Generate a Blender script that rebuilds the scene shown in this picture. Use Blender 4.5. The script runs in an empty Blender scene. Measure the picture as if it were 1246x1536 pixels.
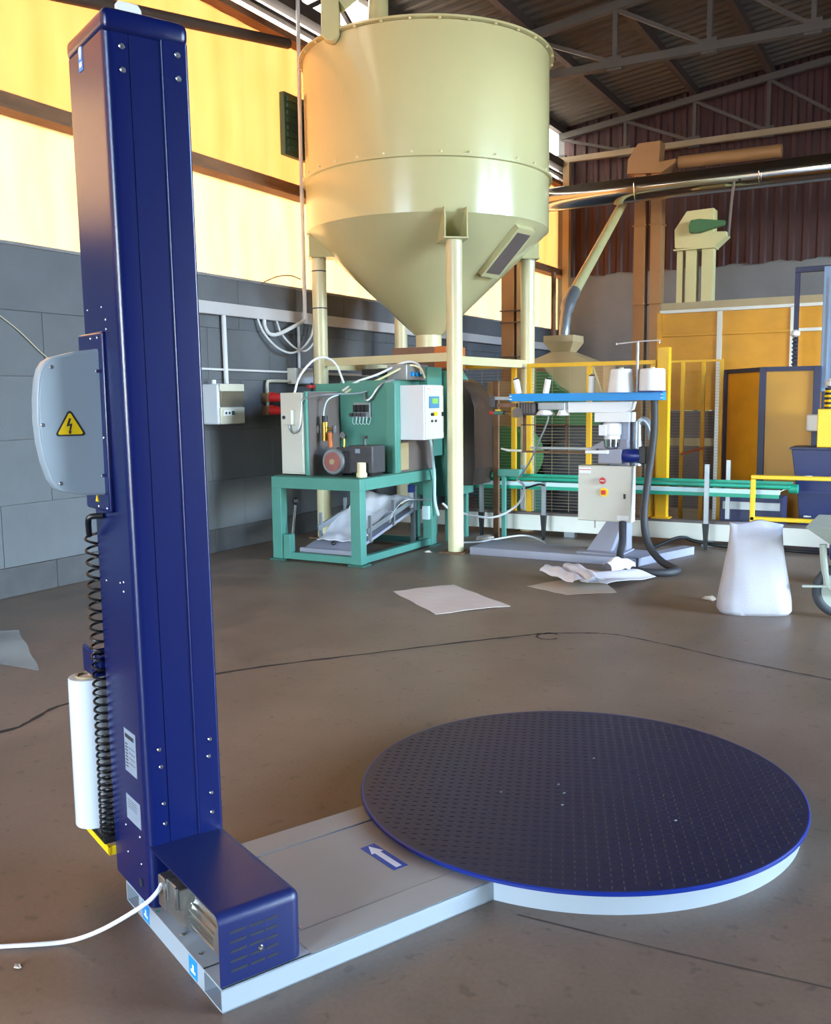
import bpy, bmesh, math, random
from mathutils import Vector, Matrix
random.seed(7)
scene = bpy.context.scene
COL = scene.collection
R = math.radians
PI = math.pi

# ------------------------------------------------------------------ camera
# hall axes: +X along the back wall to the right, +Y along the left wall into the hall
F_PX = 1420.0
PITCH, ROLL, YAW, CAM_H = R(6.8), R(0.66), R(29.2), 1.55
fwd = Vector((-math.sin(YAW)*math.cos(PITCH), math.cos(YAW)*math.cos(PITCH), -math.sin(PITCH)))
r0 = Vector((math.cos(YAW), math.sin(YAW), 0))
u0 = r0.cross(fwd)
cr = r0*math.cos(ROLL) - u0*math.sin(ROLL)
cu = u0*math.cos(ROLL) + r0*math.sin(ROLL)
cd = bpy.data.cameras.new('camera')
cd.sensor_fit = 'VERTICAL'
cd.sensor_height = 36.0
cd.lens = 36.0*F_PX/1536.0
cd.clip_start, cd.clip_end = 0.05, 300
cam = bpy.data.objects.new('camera', cd)
COL.objects.link(cam)
cam.matrix_world = Matrix(((cr.x, cu.x, -fwd.x, 0), (cr.y, cu.y, -fwd.y, 0), (cr.z, cu.z, -fwd.z, CAM_H), (0, 0, 0, 1)))
scene.camera = cam

# ------------------------------------------------------------------ light
SUN_DIR = Vector((-0.74, 0.30, 0.60)).normalized()          # towards the sun
world = bpy.data.worlds.new('sky'); scene.world = world
world.use_nodes = True
wn = world.node_tree
bg = wn.nodes['Background']
sky = wn.nodes.new('ShaderNodeTexSky')
sky.sky_type = 'NISHITA'
sky.sun_disc = False
sky.sun_elevation = math.asin(SUN_DIR.z)
sky.sun_rotation = math.atan2(SUN_DIR.x, SUN_DIR.y)
sky.air_density, sky.dust_density = 1.0, 2.5
wn.links.new(sky.outputs[0], bg.inputs['Color'])
bg.inputs['Strength'].default_value = 8.0
sl = bpy.data.lights.new('sun', 'SUN'); sl.energy = 3.5; sl.angle = R(0.6); sl.color = (1.0, 0.95, 0.86)
so = bpy.data.objects.new('sun', sl); COL.objects.link(so)
so.rotation_euler = SUN_DIR.to_track_quat('Z', 'Y').to_euler()

# hall dimensions
XL, XR, YF, YB = -6.52, 9.0, -10.0, 17.6
RIDGE = 1.3
def roof_z(x):
    return 6.36 + 0.125*((x - XL) if x < RIDGE else (2*RIDGE - x - XL))
# daylight openings: (axis wall, a0, a1, z0, z1)
DOORS_FRONT = [(-4.6, -0.6, 0.0, 3.6)]
DOORS_RIGHT = [(4.6, 9.0, 0.0, 3.4)]
WINDOWS_FRONT = [(-4.9, -3.4, 5.4, 6.4), (-2.6, -0.6, 5.4, 6.4)]
WINDOWS_RIGHT = [(5.4, 7.2, 4.7, 6.1), (8.2, 10.0, 4.7, 6.1), (11.2, 13.6, 4.7, 6.1)]
def portal(name, loc, rot, sx, sy):
    l = bpy.data.lights.new(name, 'AREA'); l.shape = 'RECTANGLE'; l.size, l.size_y = sx, sy
    l.cycles.is_portal = True
    o = bpy.data.objects.new(name, l); COL.objects.link(o); o.location = loc; o.rotation_euler = rot
for a0, a1, z0, z1 in DOORS_FRONT + WINDOWS_FRONT:
    portal('portal', ((a0+a1)/2, YF - 0.15, (z0+z1)/2), (R(90), 0, 0), a1-a0, z1-z0)
for a0, a1, z0, z1 in DOORS_RIGHT + WINDOWS_RIGHT:
    portal('portal', (XR + 0.15, (a0+a1)/2, (z0+z1)/2), (R(90), 0, R(90)), a1-a0, z1-z0)

vs = scene.view_settings
vs.view_transform = 'Standard'; vs.look = 'None'; vs.gamma = 1.0; vs.use_curve_mapping = False
vs.exposure = 1.18
scene.cycles.max_bounces = 8
scene.cycles.diffuse_bounces = 5
scene.cycles.glossy_bounces = 4
scene.cycles.transmission_bounces = 6
scene.cycles.sample_clamp_indirect = 6.0
scene.cycles.use_denoising = True

# ------------------------------------------------------------------ materials
def lin(c):
    return tuple((v/255/12.92) if v/255 <= 0.04045 else ((v/255+0.055)/1.055)**2.4 for v in c)
MATS = {}
def mat(name, rgb, rough=0.5, metal=0.0, var=0.0, vscale=6.0, bump=0.0, bscale=40.0, coat=0.0, stretch=(1, 1, 1), spec=0.5, rvar=0.0):
    """procedural material: base colour broken up by noise, optional fine relief"""
    m = bpy.data.materials.new(name); m.use_nodes = True
    nt = m.node_tree; b = nt.nodes['Principled BSDF']
    c = lin(rgb)
    b.inputs['Base Color'].default_value = (*c, 1)
    b.inputs['Roughness'].default_value = rough
    b.inputs['Metallic'].default_value = metal
    b.inputs['Specular IOR Level'].default_value = spec
    if coat: b.inputs['Coat Weight'].default_value = coat; b.inputs['Coat Roughness'].default_value = 0.12
    tc = nt.nodes.new('ShaderNodeTexCoord'); mp = nt.nodes.new('ShaderNodeMapping')
    mp.inputs['Scale'].default_value = stretch
    nt.links.new(tc.outputs['Object'], mp.inputs['Vector'])
    if var:
        n = nt.nodes.new('ShaderNodeTexNoise'); n.inputs['Scale'].default_value = vscale; n.inputs['Detail'].default_value = 5
        n.inputs['Roughness'].default_value = 0.62
        nt.links.new(mp.outputs[0], n.inputs['Vector'])
        rp = nt.nodes.new('ShaderNodeValToRGB')
        rp.color_ramp.elements[0].position = 0.28; rp.color_ramp.elements[1].position = 0.72
        rp.color_ramp.elements[0].color = (*[v*(1-var) for v in c], 1)
        rp.color_ramp.elements[1].color = (*[min(1, v*(1+var)) for v in c], 1)
        nt.links.new(n.outputs['Fac'], rp.inputs[0]); nt.links.new(rp.outputs[0], b.inputs['Base Color'])
        if rvar:
            mr = nt.nodes.new('ShaderNodeMapRange')
            mr.inputs['To Min'].default_value = max(0.02, rough-rvar); mr.inputs['To Max'].default_value = min(1, rough+rvar)
            nt.links.new(n.outputs['Fac'], mr.inputs['Value']); nt.links.new(mr.outputs[0], b.inputs['Roughness'])
    if bump:
        n2 = nt.nodes.new('ShaderNodeTexNoise'); n2.inputs['Scale'].default_value = bscale; n2.inputs['Detail'].default_value = 3
        nt.links.new(mp.outputs[0], n2.inputs['Vector'])
        bp = nt.nodes.new('ShaderNodeBump'); bp.inputs['Strength'].default_value = bump; bp.inputs['Distance'].default_value = 0.01
        nt.links.new(n2.outputs['Fac'], bp.inputs['Height']); nt.links.new(bp.outputs[0], b.inputs['Normal'])
    MATS[name] = m
    return m

def sheet_mat(name, rgb, trans, scale=(0.5, 1.2, 0.35)):
    """translucent fibreglass sheet: daylight from outside glows through it"""
    m = bpy.data.materials.new(name); m.use_nodes = True
    nt = m.node_tree; nt.nodes.remove(nt.nodes['Principled BSDF']); out = nt.nodes['Material Output']
    tc = nt.nodes.new('ShaderNodeTexCoord'); mp = nt.nodes.new('ShaderNodeMapping'); mp.inputs['Scale'].default_value = scale
    nt.links.new(tc.outputs['Object'], mp.inputs['Vector'])
    n = nt.nodes.new('ShaderNodeTexNoise'); n.inputs['Scale'].default_value = 2.2; n.inputs['Detail'].default_value = 6; n.inputs['Roughness'].default_value = 0.6
    nt.links.new(mp.outputs[0], n.inputs['Vector'])
    c = lin(rgb)
    rp = nt.nodes.new('ShaderNodeValToRGB')
    rp.color_ramp.elements[0].position = 0.3; rp.color_ramp.elements[1].position = 0.7
    rp.color_ramp.elements[0].color = (c[0]*0.86*trans, c[1]*0.80*trans, c[2]*0.62*trans, 1)
    rp.color_ramp.elements[1].color = (c[0]*trans, c[1]*trans, c[2]*trans, 1)
    nt.links.new(n.outputs['Fac'], rp.inputs[0])
    t = nt.nodes.new('ShaderNodeBsdfTranslucent'); nt.links.new(rp.outputs[0], t.inputs['Color'])
    d = nt.nodes.new('ShaderNodeBsdfDiffuse'); d.inputs['Color'].default_value = (*[v*0.55 for v in c], 1)
    mx = nt.nodes.new('ShaderNodeMixShader'); mx.inputs[0].default_value = 0.30
    nt.links.new(t.outputs[0], mx.inputs[1]); nt.links.new(d.outputs[0], mx.inputs[2]); nt.links.new(mx.outputs[0], out.inputs['Surface'])
    return m

def glass_mat(name, rgb, rough=0.08, alpha=0.35):
    m = mat(name, rgb, rough)
    m.node_tree.nodes['Principled BSDF'].inputs['Alpha'].default_value = alpha
    return m

def floor_mat():
    m = bpy.data.materials.new('worn_concrete'); m.use_nodes = True
    nt = m.node_tree; b = nt.nodes['Principled BSDF']
    tc = nt.nodes.new('ShaderNodeTexCoord')
    def noise(scale, detail, stretch=(1, 1, 1), rough=0.6):
        mp = nt.nodes.new('ShaderNodeMapping'); mp.inputs['Scale'].default_value = stretch
        nt.links.new(tc.outputs['Object'], mp.inputs['Vector'])
        n = nt.nodes.new('ShaderNodeTexNoise'); n.inputs['Scale'].default_value = scale; n.inputs['Detail'].default_value = detail
        n.inputs['Roughness'].default_value = rough
        nt.links.new(mp.outputs[0], n.inputs['Vector']); return n
    big = noise(0.55, 5); mid = noise(3.5, 6, (1, 0.6, 1)); fine = noise(60, 3); spots = noise(16, 2)
    rp = nt.nodes.new('ShaderNodeValToRGB')
    e = rp.color_ramp.elements
    e[0].position, e[0].color = 0.25, (*lin((98, 81, 68)), 1)
    e[1].position, e[1].color = 0.75, (*lin((138, 117, 101)), 1)
    nt.links.new(big.outputs['Fac'], rp.inputs[0])
    def mul(a, node, lo, hi, p0=0.3, p1=0.7):
        r = nt.nodes.new('ShaderNodeValToRGB'); r.color_ramp.elements[0].position = p0; r.color_ramp.elements[1].position = p1
        r.color_ramp.elements[0].color = (lo, lo, lo, 1); r.color_ramp.elements[1].color = (hi, hi, hi, 1)
        nt.links.new(node.outputs['Fac'], r.inputs[0])
        x = nt.nodes.new('ShaderNodeMix'); x.data_type = 'RGBA'; x.blend_type = 'MULTIPLY'; x.inputs[0].default_value = 1
        nt.links.new(a, x.inputs[6]); nt.links.new(r.outputs[0], x.inputs[7]); return x.outputs[2]
    c = mul(rp.outputs[0], mid, 0.80, 1.08)
    c = mul(c, fine, 0.90, 1.06)
    c = mul(c, spots, 0.72, 1.0, 0.30, 0.38)
    nt.links.new(c, b.inputs['Base Color'])
    mr = nt.nodes.new('ShaderNodeMapRange'); mr.inputs['To Min'].default_value = 0.30; mr.inputs['To Max'].default_value = 0.58
    nt.links.new(mid.outputs['Fac'], mr.inputs['Value']); nt.links.new(mr.outputs[0], b.inputs['Roughness'])
    bp = nt.nodes.new('ShaderNodeBump'); bp.inputs['Strength'].default_value = 0.12; bp.inputs['Distance'].default_value = 0.004
    nt.links.new(fine.outputs['Fac'], bp.inputs['Height']); nt.links.new(bp.outputs[0], b.inputs['Normal'])
    return m

M = {}
M['floor'] = floor_mat()
M['yard'] = mat('yard_gravel', (150, 145, 135), 0.9, var=0.12, vscale=2)
M['greywall'] = mat('grey_painted_block', (92, 95, 99), 0.62, var=0.10, vscale=2.2, bump=0.25, bscale=55)
M['mortar'] = mat('pale_mortar', (128, 128, 130), 0.85, var=0.2, vscale=9)
M['plinth'] = mat('scuffed_plinth', (70, 69, 70), 0.7, var=0.22, vscale=4, bump=0.3, bscale=40)
M['plaster'] = mat('grey_plaster', (118, 118, 118), 0.85, var=0.10, vscale=2, bump=0.2, bscale=30)
M['maroon'] = mat('maroon_sheet', (62, 31, 33), 0.55, var=0.10, vscale=1.2)
M['roof'] = mat('weathered_roof_sheet', (74, 66, 56), 0.7, var=0.16, vscale=1.5)
M['steel'] = mat('grey_truss_steel', (74, 70, 67), 0.6, var=0.08, vscale=5)
M['darksteel'] = mat('dark_brown_steel', (62, 48, 42), 0.65, var=0.15, vscale=5)
M['rust'] = mat('rusty_beam', (120, 84, 58), 0.8, var=0.30, vscale=6, bump=0.3, bscale=30, stretch=(1, 0.3, 1))
M['sheet_up'] = sheet_mat('amber_sheet', (255, 174, 100), 0.036)
M['sheet_low'] = sheet_mat('glare_pale_sheet', (255, 206, 146), 0.050)  # paler than the upper tier: its overexposed glow is put into the colour
M['sheet_white'] = sheet_mat('white_sheet', (250, 250, 245), 0.13)
M['cream'] = mat('cream_silo_paint', (200, 193, 146), 0.20, var=0.03, vscale=1.5, coat=0.25)
M['cream2'] = mat('cream_leg_paint', (216, 206, 164), 0.30, var=0.04, vscale=3)
M['tan'] = mat('tan_paint', (158, 120, 80), 0.5, var=0.08, vscale=3)
M['beige'] = mat('beige_paint', (172, 152, 114), 0.5, var=0.08, vscale=3)
M['chordbeige'] = mat('dull_beige_steel', (148, 134, 110), 0.6, var=0.06, vscale=4)
M['paleel'] = mat('pale_cream_elevator', (206, 196, 142), 0.45, var=0.05, vscale=3)
M['blue'] = mat('deep_blue_powdercoat', (12, 24, 78), 0.22, bump=0.06, bscale=420, coat=0.0, var=0.05, vscale=3)
M['bluecover'] = mat('dark_blue_cover', (24, 34, 84), 0.36, bump=0.10, bscale=420)
M['bluerim'] = mat('bright_blue_rim', (14, 40, 124), 0.35)
M['tread'] = mat('navy_tread_plate', (23, 26, 56), 0.42, var=0.12, vscale=5)
M['basegrey'] = mat('light_grey_frame', (160, 168, 176), 0.42, var=0.03, vscale=4)
M['deck'] = mat('grey_deck_plate', (158, 154, 148), 0.45, var=0.04, vscale=3)
M['housing'] = mat('pale_grey_plastic', (152, 165, 176), 0.38, var=0.02, vscale=4)
M['alu'] = mat('cast_aluminium', (190, 188, 182), 0.32, 0.9, var=0.06, vscale=20)
M['chrome'] = mat('polished_steel', (200, 198, 194), 0.14, 1.0, var=0.03, vscale=4)
M['zinc'] = mat('zinc_screw', (205, 208, 214), 0.25, 1.0)
M['galv'] = mat('galvanised_steel', (160, 164, 168), 0.4, 0.7, var=0.08, vscale=10)
M['black'] = mat('black_rubber', (22, 22, 24), 0.45)
M['hose'] = mat('dark_grey_hose', (52, 52, 56), 0.5, bump=0.4, bscale=160)
M['white'] = mat('white_plastic', (236, 236, 238), 0.4, var=0.02, vscale=4)
M['film'] = mat('white_stretch_film', (222, 226, 232), 0.22, var=0.015, vscale=3)
M['sack'] = mat('white_woven_sack', (194, 192, 200), 0.6, var=0.03, vscale=5, bump=0.25, bscale=90)
M['paper'] = mat('pinkish_paper', (205, 190, 180), 0.8, var=0.06, vscale=4, stretch=(1, 5, 1))
M['kraft'] = mat('pale_kraft_paper', (194, 178, 158), 0.8, var=0.05, vscale=5)
M['cloth'] = mat('white_woven_cloth', (222, 218, 224), 0.75, var=0.06, vscale=8, bump=0.2, bscale=60)
M['greenmach'] = mat('sea_green_paint', (84, 144, 130), 0.4, var=0.05, vscale=4)
M['greendark'] = mat('dark_green_paint', (52, 94, 82), 0.5, var=0.08, vscale=4)
M['guardgreen'] = mat('guard_green', (58, 104, 62), 0.5, var=0.06, vscale=5)
M['belt'] = mat('emerald_belt', (30, 160, 130), 0.45, var=0.04, vscale=5)
M['rail_pale'] = mat('pale_blue_rail', (200, 226, 230), 0.35)
M['cabgrey'] = mat('warm_grey_cabinet', (206, 202, 190), 0.42, var=0.02, vscale=4)
M['cabwhite'] = mat('white_cabinet', (226, 222, 226), 0.4, var=0.02, vscale=4)
M['brownpanel'] = mat('brown_grey_panel', (104, 92, 88), 0.5, var=0.08, vscale=4)
M['pump'] = mat('charcoal_casting', (66, 64, 68), 0.45, var=0.1, vscale=12)
M['pinkfan'] = mat('dusty_red_fan', (150, 92, 86), 0.6, var=0.12, vscale=14)
M['brass'] = mat('brass_fitting', (164, 130, 62), 0.35, 0.8, var=0.1, vscale=20)
M['red'] = mat('red_plastic', (205, 42, 40), 0.4, var=0.04, vscale=6)
M['yellow'] = mat('yellow_paint', (232, 176, 30), 0.42, var=0.05, vscale=5)
M['yellow2'] = mat('bright_yellow', (248, 206, 24), 0.4, var=0.03, vscale=5)
M['ochre'] = mat('amber_panel', (216, 150, 24), 0.50, var=0.12, vscale=2.0, stretch=(1, 1, 1.6))
M['amberglass'] = glass_mat('amber_acrylic', (206, 148, 40), 0.45, 0.88)
M['orange'] = mat('orange_paint', (196, 104, 44), 0.5, var=0.06, vscale=5)
M['brownbox'] = mat('dusty_brown_box', (128, 92, 74), 0.7, var=0.12, vscale=4)
M['smoked'] = mat('smoked_brown_cover', (66, 52, 46), 0.3, var=0.1, vscale=3)
M['navyframe'] = mat('navy_frame', (40, 44, 78), 0.5, var=0.05, vscale=5)
M['bluebin'] = mat('royal_blue_bin', (14, 30, 86), 0.45, var=0.06, vscale=5)
M['skyblue'] = mat('sky_blue_bar', (0, 146, 226), 0.4, var=0.02, vscale=5)
M['paleblue'] = mat('pale_blue_column', (124, 150, 184), 0.4, var=0.06, vscale=5)
M['lilac'] = mat('lilac_grey_stand', (150, 150, 164), 0.5, var=0.05, vscale=4)
M['offwhite'] = mat('offwhite_beam_and_shine', (232, 230, 220), 0.5, var=0.04, vscale=3)  # beam paint, also the painted shine on the enclosure frames
M['conduit'] = mat('white_conduit', (214, 212, 212), 0.45)
M['trunk'] = mat('grey_cable_trunking', (188, 184, 184), 0.5, var=0.03, vscale=3)
M['boardcream'] = mat('cream_board', (204, 200, 182), 0.45, var=0.02, vscale=5)
M['boardgrey'] = mat('pale_grey_side', (206, 210, 216), 0.45)
M['smokewin'] = mat('smoked_window', (110, 100, 84), 0.25)
M['lcd'] = mat('lcd_green', (130, 185, 80), 0.3)
M['lcdframe'] = mat('lcd_blue_frame', (70, 130, 165), 0.4)
M['stickerblue'] = mat('sticker_blue', (40, 76, 165), 0.5)
M['stickersky'] = mat('sticker_sky_blue', (30, 140, 225), 0.45)
M['stickergrey'] = mat('sticker_silver', (140, 150, 164), 0.4, var=0.06, vscale=60)
M['ink'] = mat('dark_print', (40, 42, 50), 0.6)
M['crack'] = mat('dark_floor_crack', (48, 40, 36), 0.85, var=0.2, vscale=12)
M['joint'] = mat('floor_saw_joint', (66, 58, 52), 0.85, var=0.2, vscale=12)
M['tyre'] = mat('tyre_rubber', (58, 62, 68), 0.7)
M['barrow'] = mat('grey_green_barrow', (168, 178, 168), 0.5, var=0.08, vscale=6)
M['debris'] = mat('pale_scrap', (200, 186, 170), 0.8, var=0.1, vscale=20)
M['clearfilm'] = glass_mat('clear_plastic_film', (205, 215, 215), 0.3, 0.28)
M['string'] = mat('pale_string', (196, 186, 160), 0.8)

# ------------------------------------------------------------------ mesh helpers
class MB:
    """collects shapes; build() links them as ONE mesh object"""
    def __init__(s): s.v, s.f = [], []
    def add(s, vs_, fs):
        o = len(s.v); s.v += [Vector(v) for v in vs_]; s.f += [[i+o for i in f] for f in fs]; return s
    def box(s, x0, x1, y0, y1, z0, z1):
        return s.add([(x0, y0, z0), (x1, y0, z0), (x1, y1, z0), (x0, y1, z0), (x0, y0, z1), (x1, y0, z1), (x1, y1, z1), (x0, y1, z1)],
                     [(3, 2, 1, 0), (4, 5, 6, 7), (0, 1, 5, 4), (1, 2, 6, 5), (2, 3, 7, 6), (3, 0, 4, 7)])
    def bar(s, p, q, w, h, up=(0, 0, 1)):
        """rectangular bar from p to q; w across, h along 'up'"""
        p, q = Vector(p), Vector(q); d = (q-p).normalized(); u = Vector(up)
        if abs(d.dot(u)) > 0.98: u = Vector((0, 1, 0))
        a = d.cross(u).normalized()*w/2; b = a.cross(d).normalized()*h/2
        return s.add([p-a-b, p+a-b, p+a+b, p-a+b, q-a-b, q+a-b, q+a+b, q-a+b],
                     [(0, 1, 2, 3), (7, 6, 5, 4), (4, 5, 1, 0), (5, 6, 2, 1), (6, 7, 3, 2), (7, 4, 0, 3)])
    def tube(s, pts, r, n=8, caps=True):
        pts = [Vector(p) for p in pts]; rs = r if isinstance(r, (list, tuple)) else [r]*len(pts)
        t0 = (pts[1]-pts[0]).normalized()
        a = t0.orthogonal().normalized(); rings = []
        for i, p in enumerate(pts):
            t = (pts[min(i+1, len(pts)-1)]-pts[max(i-1, 0)])
            t = t.normalized() if t.length > 1e-9 else t0
            a = (a - t*a.dot(t)); a = a.normalized() if a.length > 1e-6 else t.orthogonal().normalized()
            b = t.cross(a)
            rings.append([p + (a*math.cos(2*PI*k/n) + b*math.sin(2*PI*k/n))*rs[i] for k in range(n)])
        o = len(s.v)
        for rg in rings: s.v += rg
        for i in range(len(rings)-1):
            for k in range(n):
                s.f.append([o+i*n+k, o+i*n+(k+1) % n, o+(i+1)*n+(k+1) % n, o+(i+1)*n+k])
        if caps:
            s.f.append([o+k for k in reversed(range(n))]); s.f.append([o+(len(rings)-1)*n+k for k in range(n)])
        return s
    def cyl(s, p, q, r, n=20, r2=None): return s.tube([p, q], [r, r if r2 is None else r2], n)
    def lathe(s, prof, c=(0, 0, 0), n=48, axis='z', caps=True):
        """profile of (r, h) turned about an axis through c"""
        c = Vector(c); o = len(s.v)
        for r, h in prof:
            for k in range(n):
                x, y = r*math.cos(2*PI*k/n), r*math.sin(2*PI*k/n)
                s.v.append(c + (Vector((x, y, h)) if axis == 'z' else Vector((h, x, y)) if axis == 'x' else Vector((y, h, x))))
        for i in range(len(prof)-1):
            for k in range(n):
                s.f.append([o+i*n+k, o+i*n+(k+1) % n, o+(i+1)*n+(k+1) % n, o+(i+1)*n+k])
        if caps:
            s.f.append([o+k for k in reversed(range(n))]); s.f.append([o+(len(prof)-1)*n+k for k in range(n)])
        return s
    def prism(s, poly, lo, hi, axis='z'):
        """polygon extruded along an axis: z uses (x,y), y uses (x,z), x uses (y,z)"""
        def P(a, b, h): return (a, b, h) if axis == 'z' else (a, h, b) if axis == 'y' else (h, a, b)
        n = len(poly)
        return s.add([P(a, b, lo) for a, b in poly] + [P(a, b, hi) for a, b in poly],
                     [list(range(n))[::-1], list(range(n, 2*n))] + [[i, (i+1) % n, n+(i+1) % n, n+i] for i in range(n)])
    def quad(s, a, b, c, d): return s.add([a, b, c, d], [(0, 1, 2, 3)])
    def map(s, fn): s.v = [Vector(fn(v)) for v in s.v]; return s
    def mesh(s, name, m, inv=None, bevel=0, seg=2, smooth=35, flat=False, weld=False):
        bm = bmesh.new()
        vs_ = [bm.verts.new((inv @ v) if inv else v) for v in s.v]
        for f in s.f:
            try: bm.faces.new([vs_[i] for i in f])
            except ValueError: pass
        if weld: bmesh.ops.remove_doubles(bm, verts=bm.verts, dist=1e-5)
        bmesh.ops.recalc_face_normals(bm, faces=bm.faces)
        if bevel:
            es = [e for e in bm.edges if len(e.link_faces) == 2 and e.calc_face_angle(0) > 0.5]
            bmesh.ops.bevel(bm, geom=es, offset=bevel, segments=seg, profile=0.5, affect='EDGES', clamp_overlap=True)
        me = bpy.data.meshes.new(name); bm.to_mesh(me); bm.free()
        if smooth is not None and len(me.polygons):
            me.polygons.foreach_set('use_smooth', [True]*len(me.polygons))
            me.set_sharp_from_angle(angle=R(smooth))
            if bevel or flat:                                       # keep the large faces truly flat
                ar = [p.area for p in me.polygons]; big = 0.2*max(ar)
                me.polygons.foreach_set('use_smooth', [a_ < big for a_ in ar])
        me.materials.append(m if not isinstance(m, str) else M[m])
        return me
    def build(s, name, m, parent=None, world=True, **k):
        """world=True: coordinates are hall coordinates; False: the parent's own frame"""
        inv = None
        if parent is not None and world: inv = chain(parent).inverted()
        o = bpy.data.objects.new(name, s.mesh(name, m, inv, **k)); COL.objects.link(o)
        if parent is not None: o.parent = parent
        return o
def chain(o):
    mm = o.matrix_basis.copy()
    while o.parent: o = o.parent; mm = o.matrix_basis @ mm
    return mm
def tag(o, label, cat, group=None):
    o['label'] = label; o['category'] = cat
    if group: o['group'] = group
    return o
def struct(o): o['kind'] = 'structure'; return o
def thing(name, label, cat, loc=(0, 0, 0), rotz=0, group=None):
    o = bpy.data.objects.new(name, None); COL.objects.link(o); o.empty_display_size = 0.1
    o.location = loc; o.rotation_euler = (0, 0, rotz)
    return tag(o, label, cat, group)
def link_copy(o, parent, loc=None):
    c = o.copy(); COL.objects.link(c); c.parent = parent
    if loc is not None: c.location = loc
    return c
def spline(pts, n=8):
    P = [Vector(p) for p in pts]; P = [2*P[0]-P[1]] + P + [2*P[-1]-P[-2]]; out = []
    for i in range(1, len(P)-2):
        for k in range(n):
            t = k/n; a, b, c, d = P[i-1], P[i], P[i+1], P[i+2]
            out.append(0.5*((2*b) + (c-a)*t + (2*a-5*b+4*c-d)*t*t + (3*b-a-3*c+d)*t**3))
    return out + [P[-2]]
def screw_mesh(r=0.006, h=0.003):
    return MB().lathe([(r, 0), (r, h*0.5), (r*0.75, h), (r*0.35, h), (r*0.3, h*0.4)], n=12).mesh('screw', 'zinc')
SCREW = {}
def screw(parent, loc, normal, r=0.006, h=0.003, name='screw'):
    """a screw head on a surface, in the parent's frame; mesh data shared by size"""
    if r not in SCREW: SCREW[r] = screw_mesh(r, h)
    o = bpy.data.objects.new(name, SCREW[r]); COL.objects.link(o); o.parent = parent
    o.location = loc; o.rotation_euler = Vector(normal).to_track_quat('Z', 'Y').to_euler()
    return o

# ================================================================== the hall
struct(MB().box(-45, 50, -45, 55, -0.20, -0.06).build('ground', 'yard'))
floor = struct(MB().box(XL-0.2, XR+0.2, YF-0.2, YB+0.2, -0.10, 0.0).build('floor', 'floor'))
def strip(name, pts, w, m, z=0.0012, jit=0.0):
    P = spline(pts, 10); mb = MB(); L = []
    for i, p in enumerate(P):
        t = (P[min(i+1, len(P)-1)]-P[max(i-1, 0)]); n = Vector((-t.y, t.x, 0)).normalized()
        ww = w*(0.6+0.8*random.random()); j = n*random.uniform(-jit, jit)
        L.append((p+j-n*ww/2, p+j+n*ww/2))
    for (a, b), (c, d) in zip(L[:-1], L[1:]):
        za = Vector((0, 0, z)); mb.quad(a+za, c+za, d+za, b+za)
    return mb.build(name, m, floor, weld=True)
strip('floor_crack', [(-4.4, 2.3, 0), (-3.86, 2.83, 0), (-3.91, 3.28, 0), (-3.57, 4.06, 0), (-3.01, 4.83, 0), (-2.40, 5.59, 0), (-2.2, 5.79, 0), (-1.95, 5.92, 0)], 0.028, 'crack', jit=0.006)
strip('floor_crack', [(-1.95, 5.92, 0), (-1.79, 5.93, 0), (-1.46, 5.83, 0), (-1.03, 5.66, 0), (-0.48, 5.49, 0), (0.3, 5.2, 0)], 0.017, 'joint', jit=0.003)
strip('floor_crack', [(-2.20+0.075*math.cos(R(a)), 5.70+0.085*math.sin(R(a)), 0) for a in range(60, 380, 40)], 0.016, 'crack', jit=0.004)
strip('saw_joint', [(-1.06, 2.495, 0), (-0.6, 2.52, 0), (-0.19, 2.55, 0), (0.6, 2.6, 0)], 0.005, 'joint', jit=0.0005)

# --- left wall: painted block work below, glowing sheets above
wl = struct(MB().box(XL-0.22, XL-0.012, YF, YB, 0, 2.78).build('wall_left', 'mortar'))
COURSES = [(0.0, 0.24), (0.24, 0.74), (0.74, 1.26), (1.26, 1.77), (1.77, 2.29), (2.29, 2.80)]
for ci, (z0, z1) in enumerate(COURSES):
    g = 0.0015
    me = MB().box(-0.014, 0.0 if ci else 0.012, g, 1.0-g, z0+g, z1-g).mesh('concrete_block', 'greywall' if ci else 'plinth', bevel=0.003, seg=1)
    off = 0.42 if ci % 2 == 0 else 0.92
    k = 0
    y = math.floor(YF) - 1 + off
    while y < YB:
        if y + 1.0 > YF + 1.0:
            o = bpy.data.objects.new('concrete_block', me); COL.objects.link(o); o.parent = wl; o.location = (XL, y, 0)
        y += 1.0
MB().box(XL-0.2, XL+0.012, YF, YB, 2.80, 2.825).build('coping', 'mortar', wl)
# sheets: lower tier's overexposed glow put into a paler colour, upper tier amber
def sheet_row(z0, z1, m, w, x, y0=YF):
    me = None; y = y0; k = 0
    while y < YB - 0.01:
        yy = min(y+w, YB)
        if me is None:
            mb = MB(); n = 24
            ys = [i*w/n for i in range(n+1)]
            for i in range(n):
                a, b = ys[i], ys[i+1]; xa, xb = 0.012*math.sin(i*PI/2), 0.012*math.sin((i+1)*PI/2)
                mb.quad((xa, a, z0), (xb, b, z0), (xb, b, z1), (xa, a, z1))
            me = mb.mesh('translucent_sheet', m, weld=True, smooth=80)
        o = bpy.data.objects.new('translucent_sheet', me); COL.objects.link(o); o.parent = wl; o.location = (x, y, 0)
        y += w; k += 1
sheet_row(2.80, 3.86, 'sheet_low', 2.26, XL-0.13)
sheet_row(3.86, 5.58, 'sheet_up', 2.26, XL-0.13)
beam = MB().box(XL-0.16, XL+0.05, YF, YB, 3.83, 3.95).box(XL-0.08, XL+0.10, YF, YB, 3.81, 3.835)
tag(beam.build('wall_girt', 'rust'), 'long rusty steel beam running between the two rows of glowing yellow sheets', 'beam')
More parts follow.
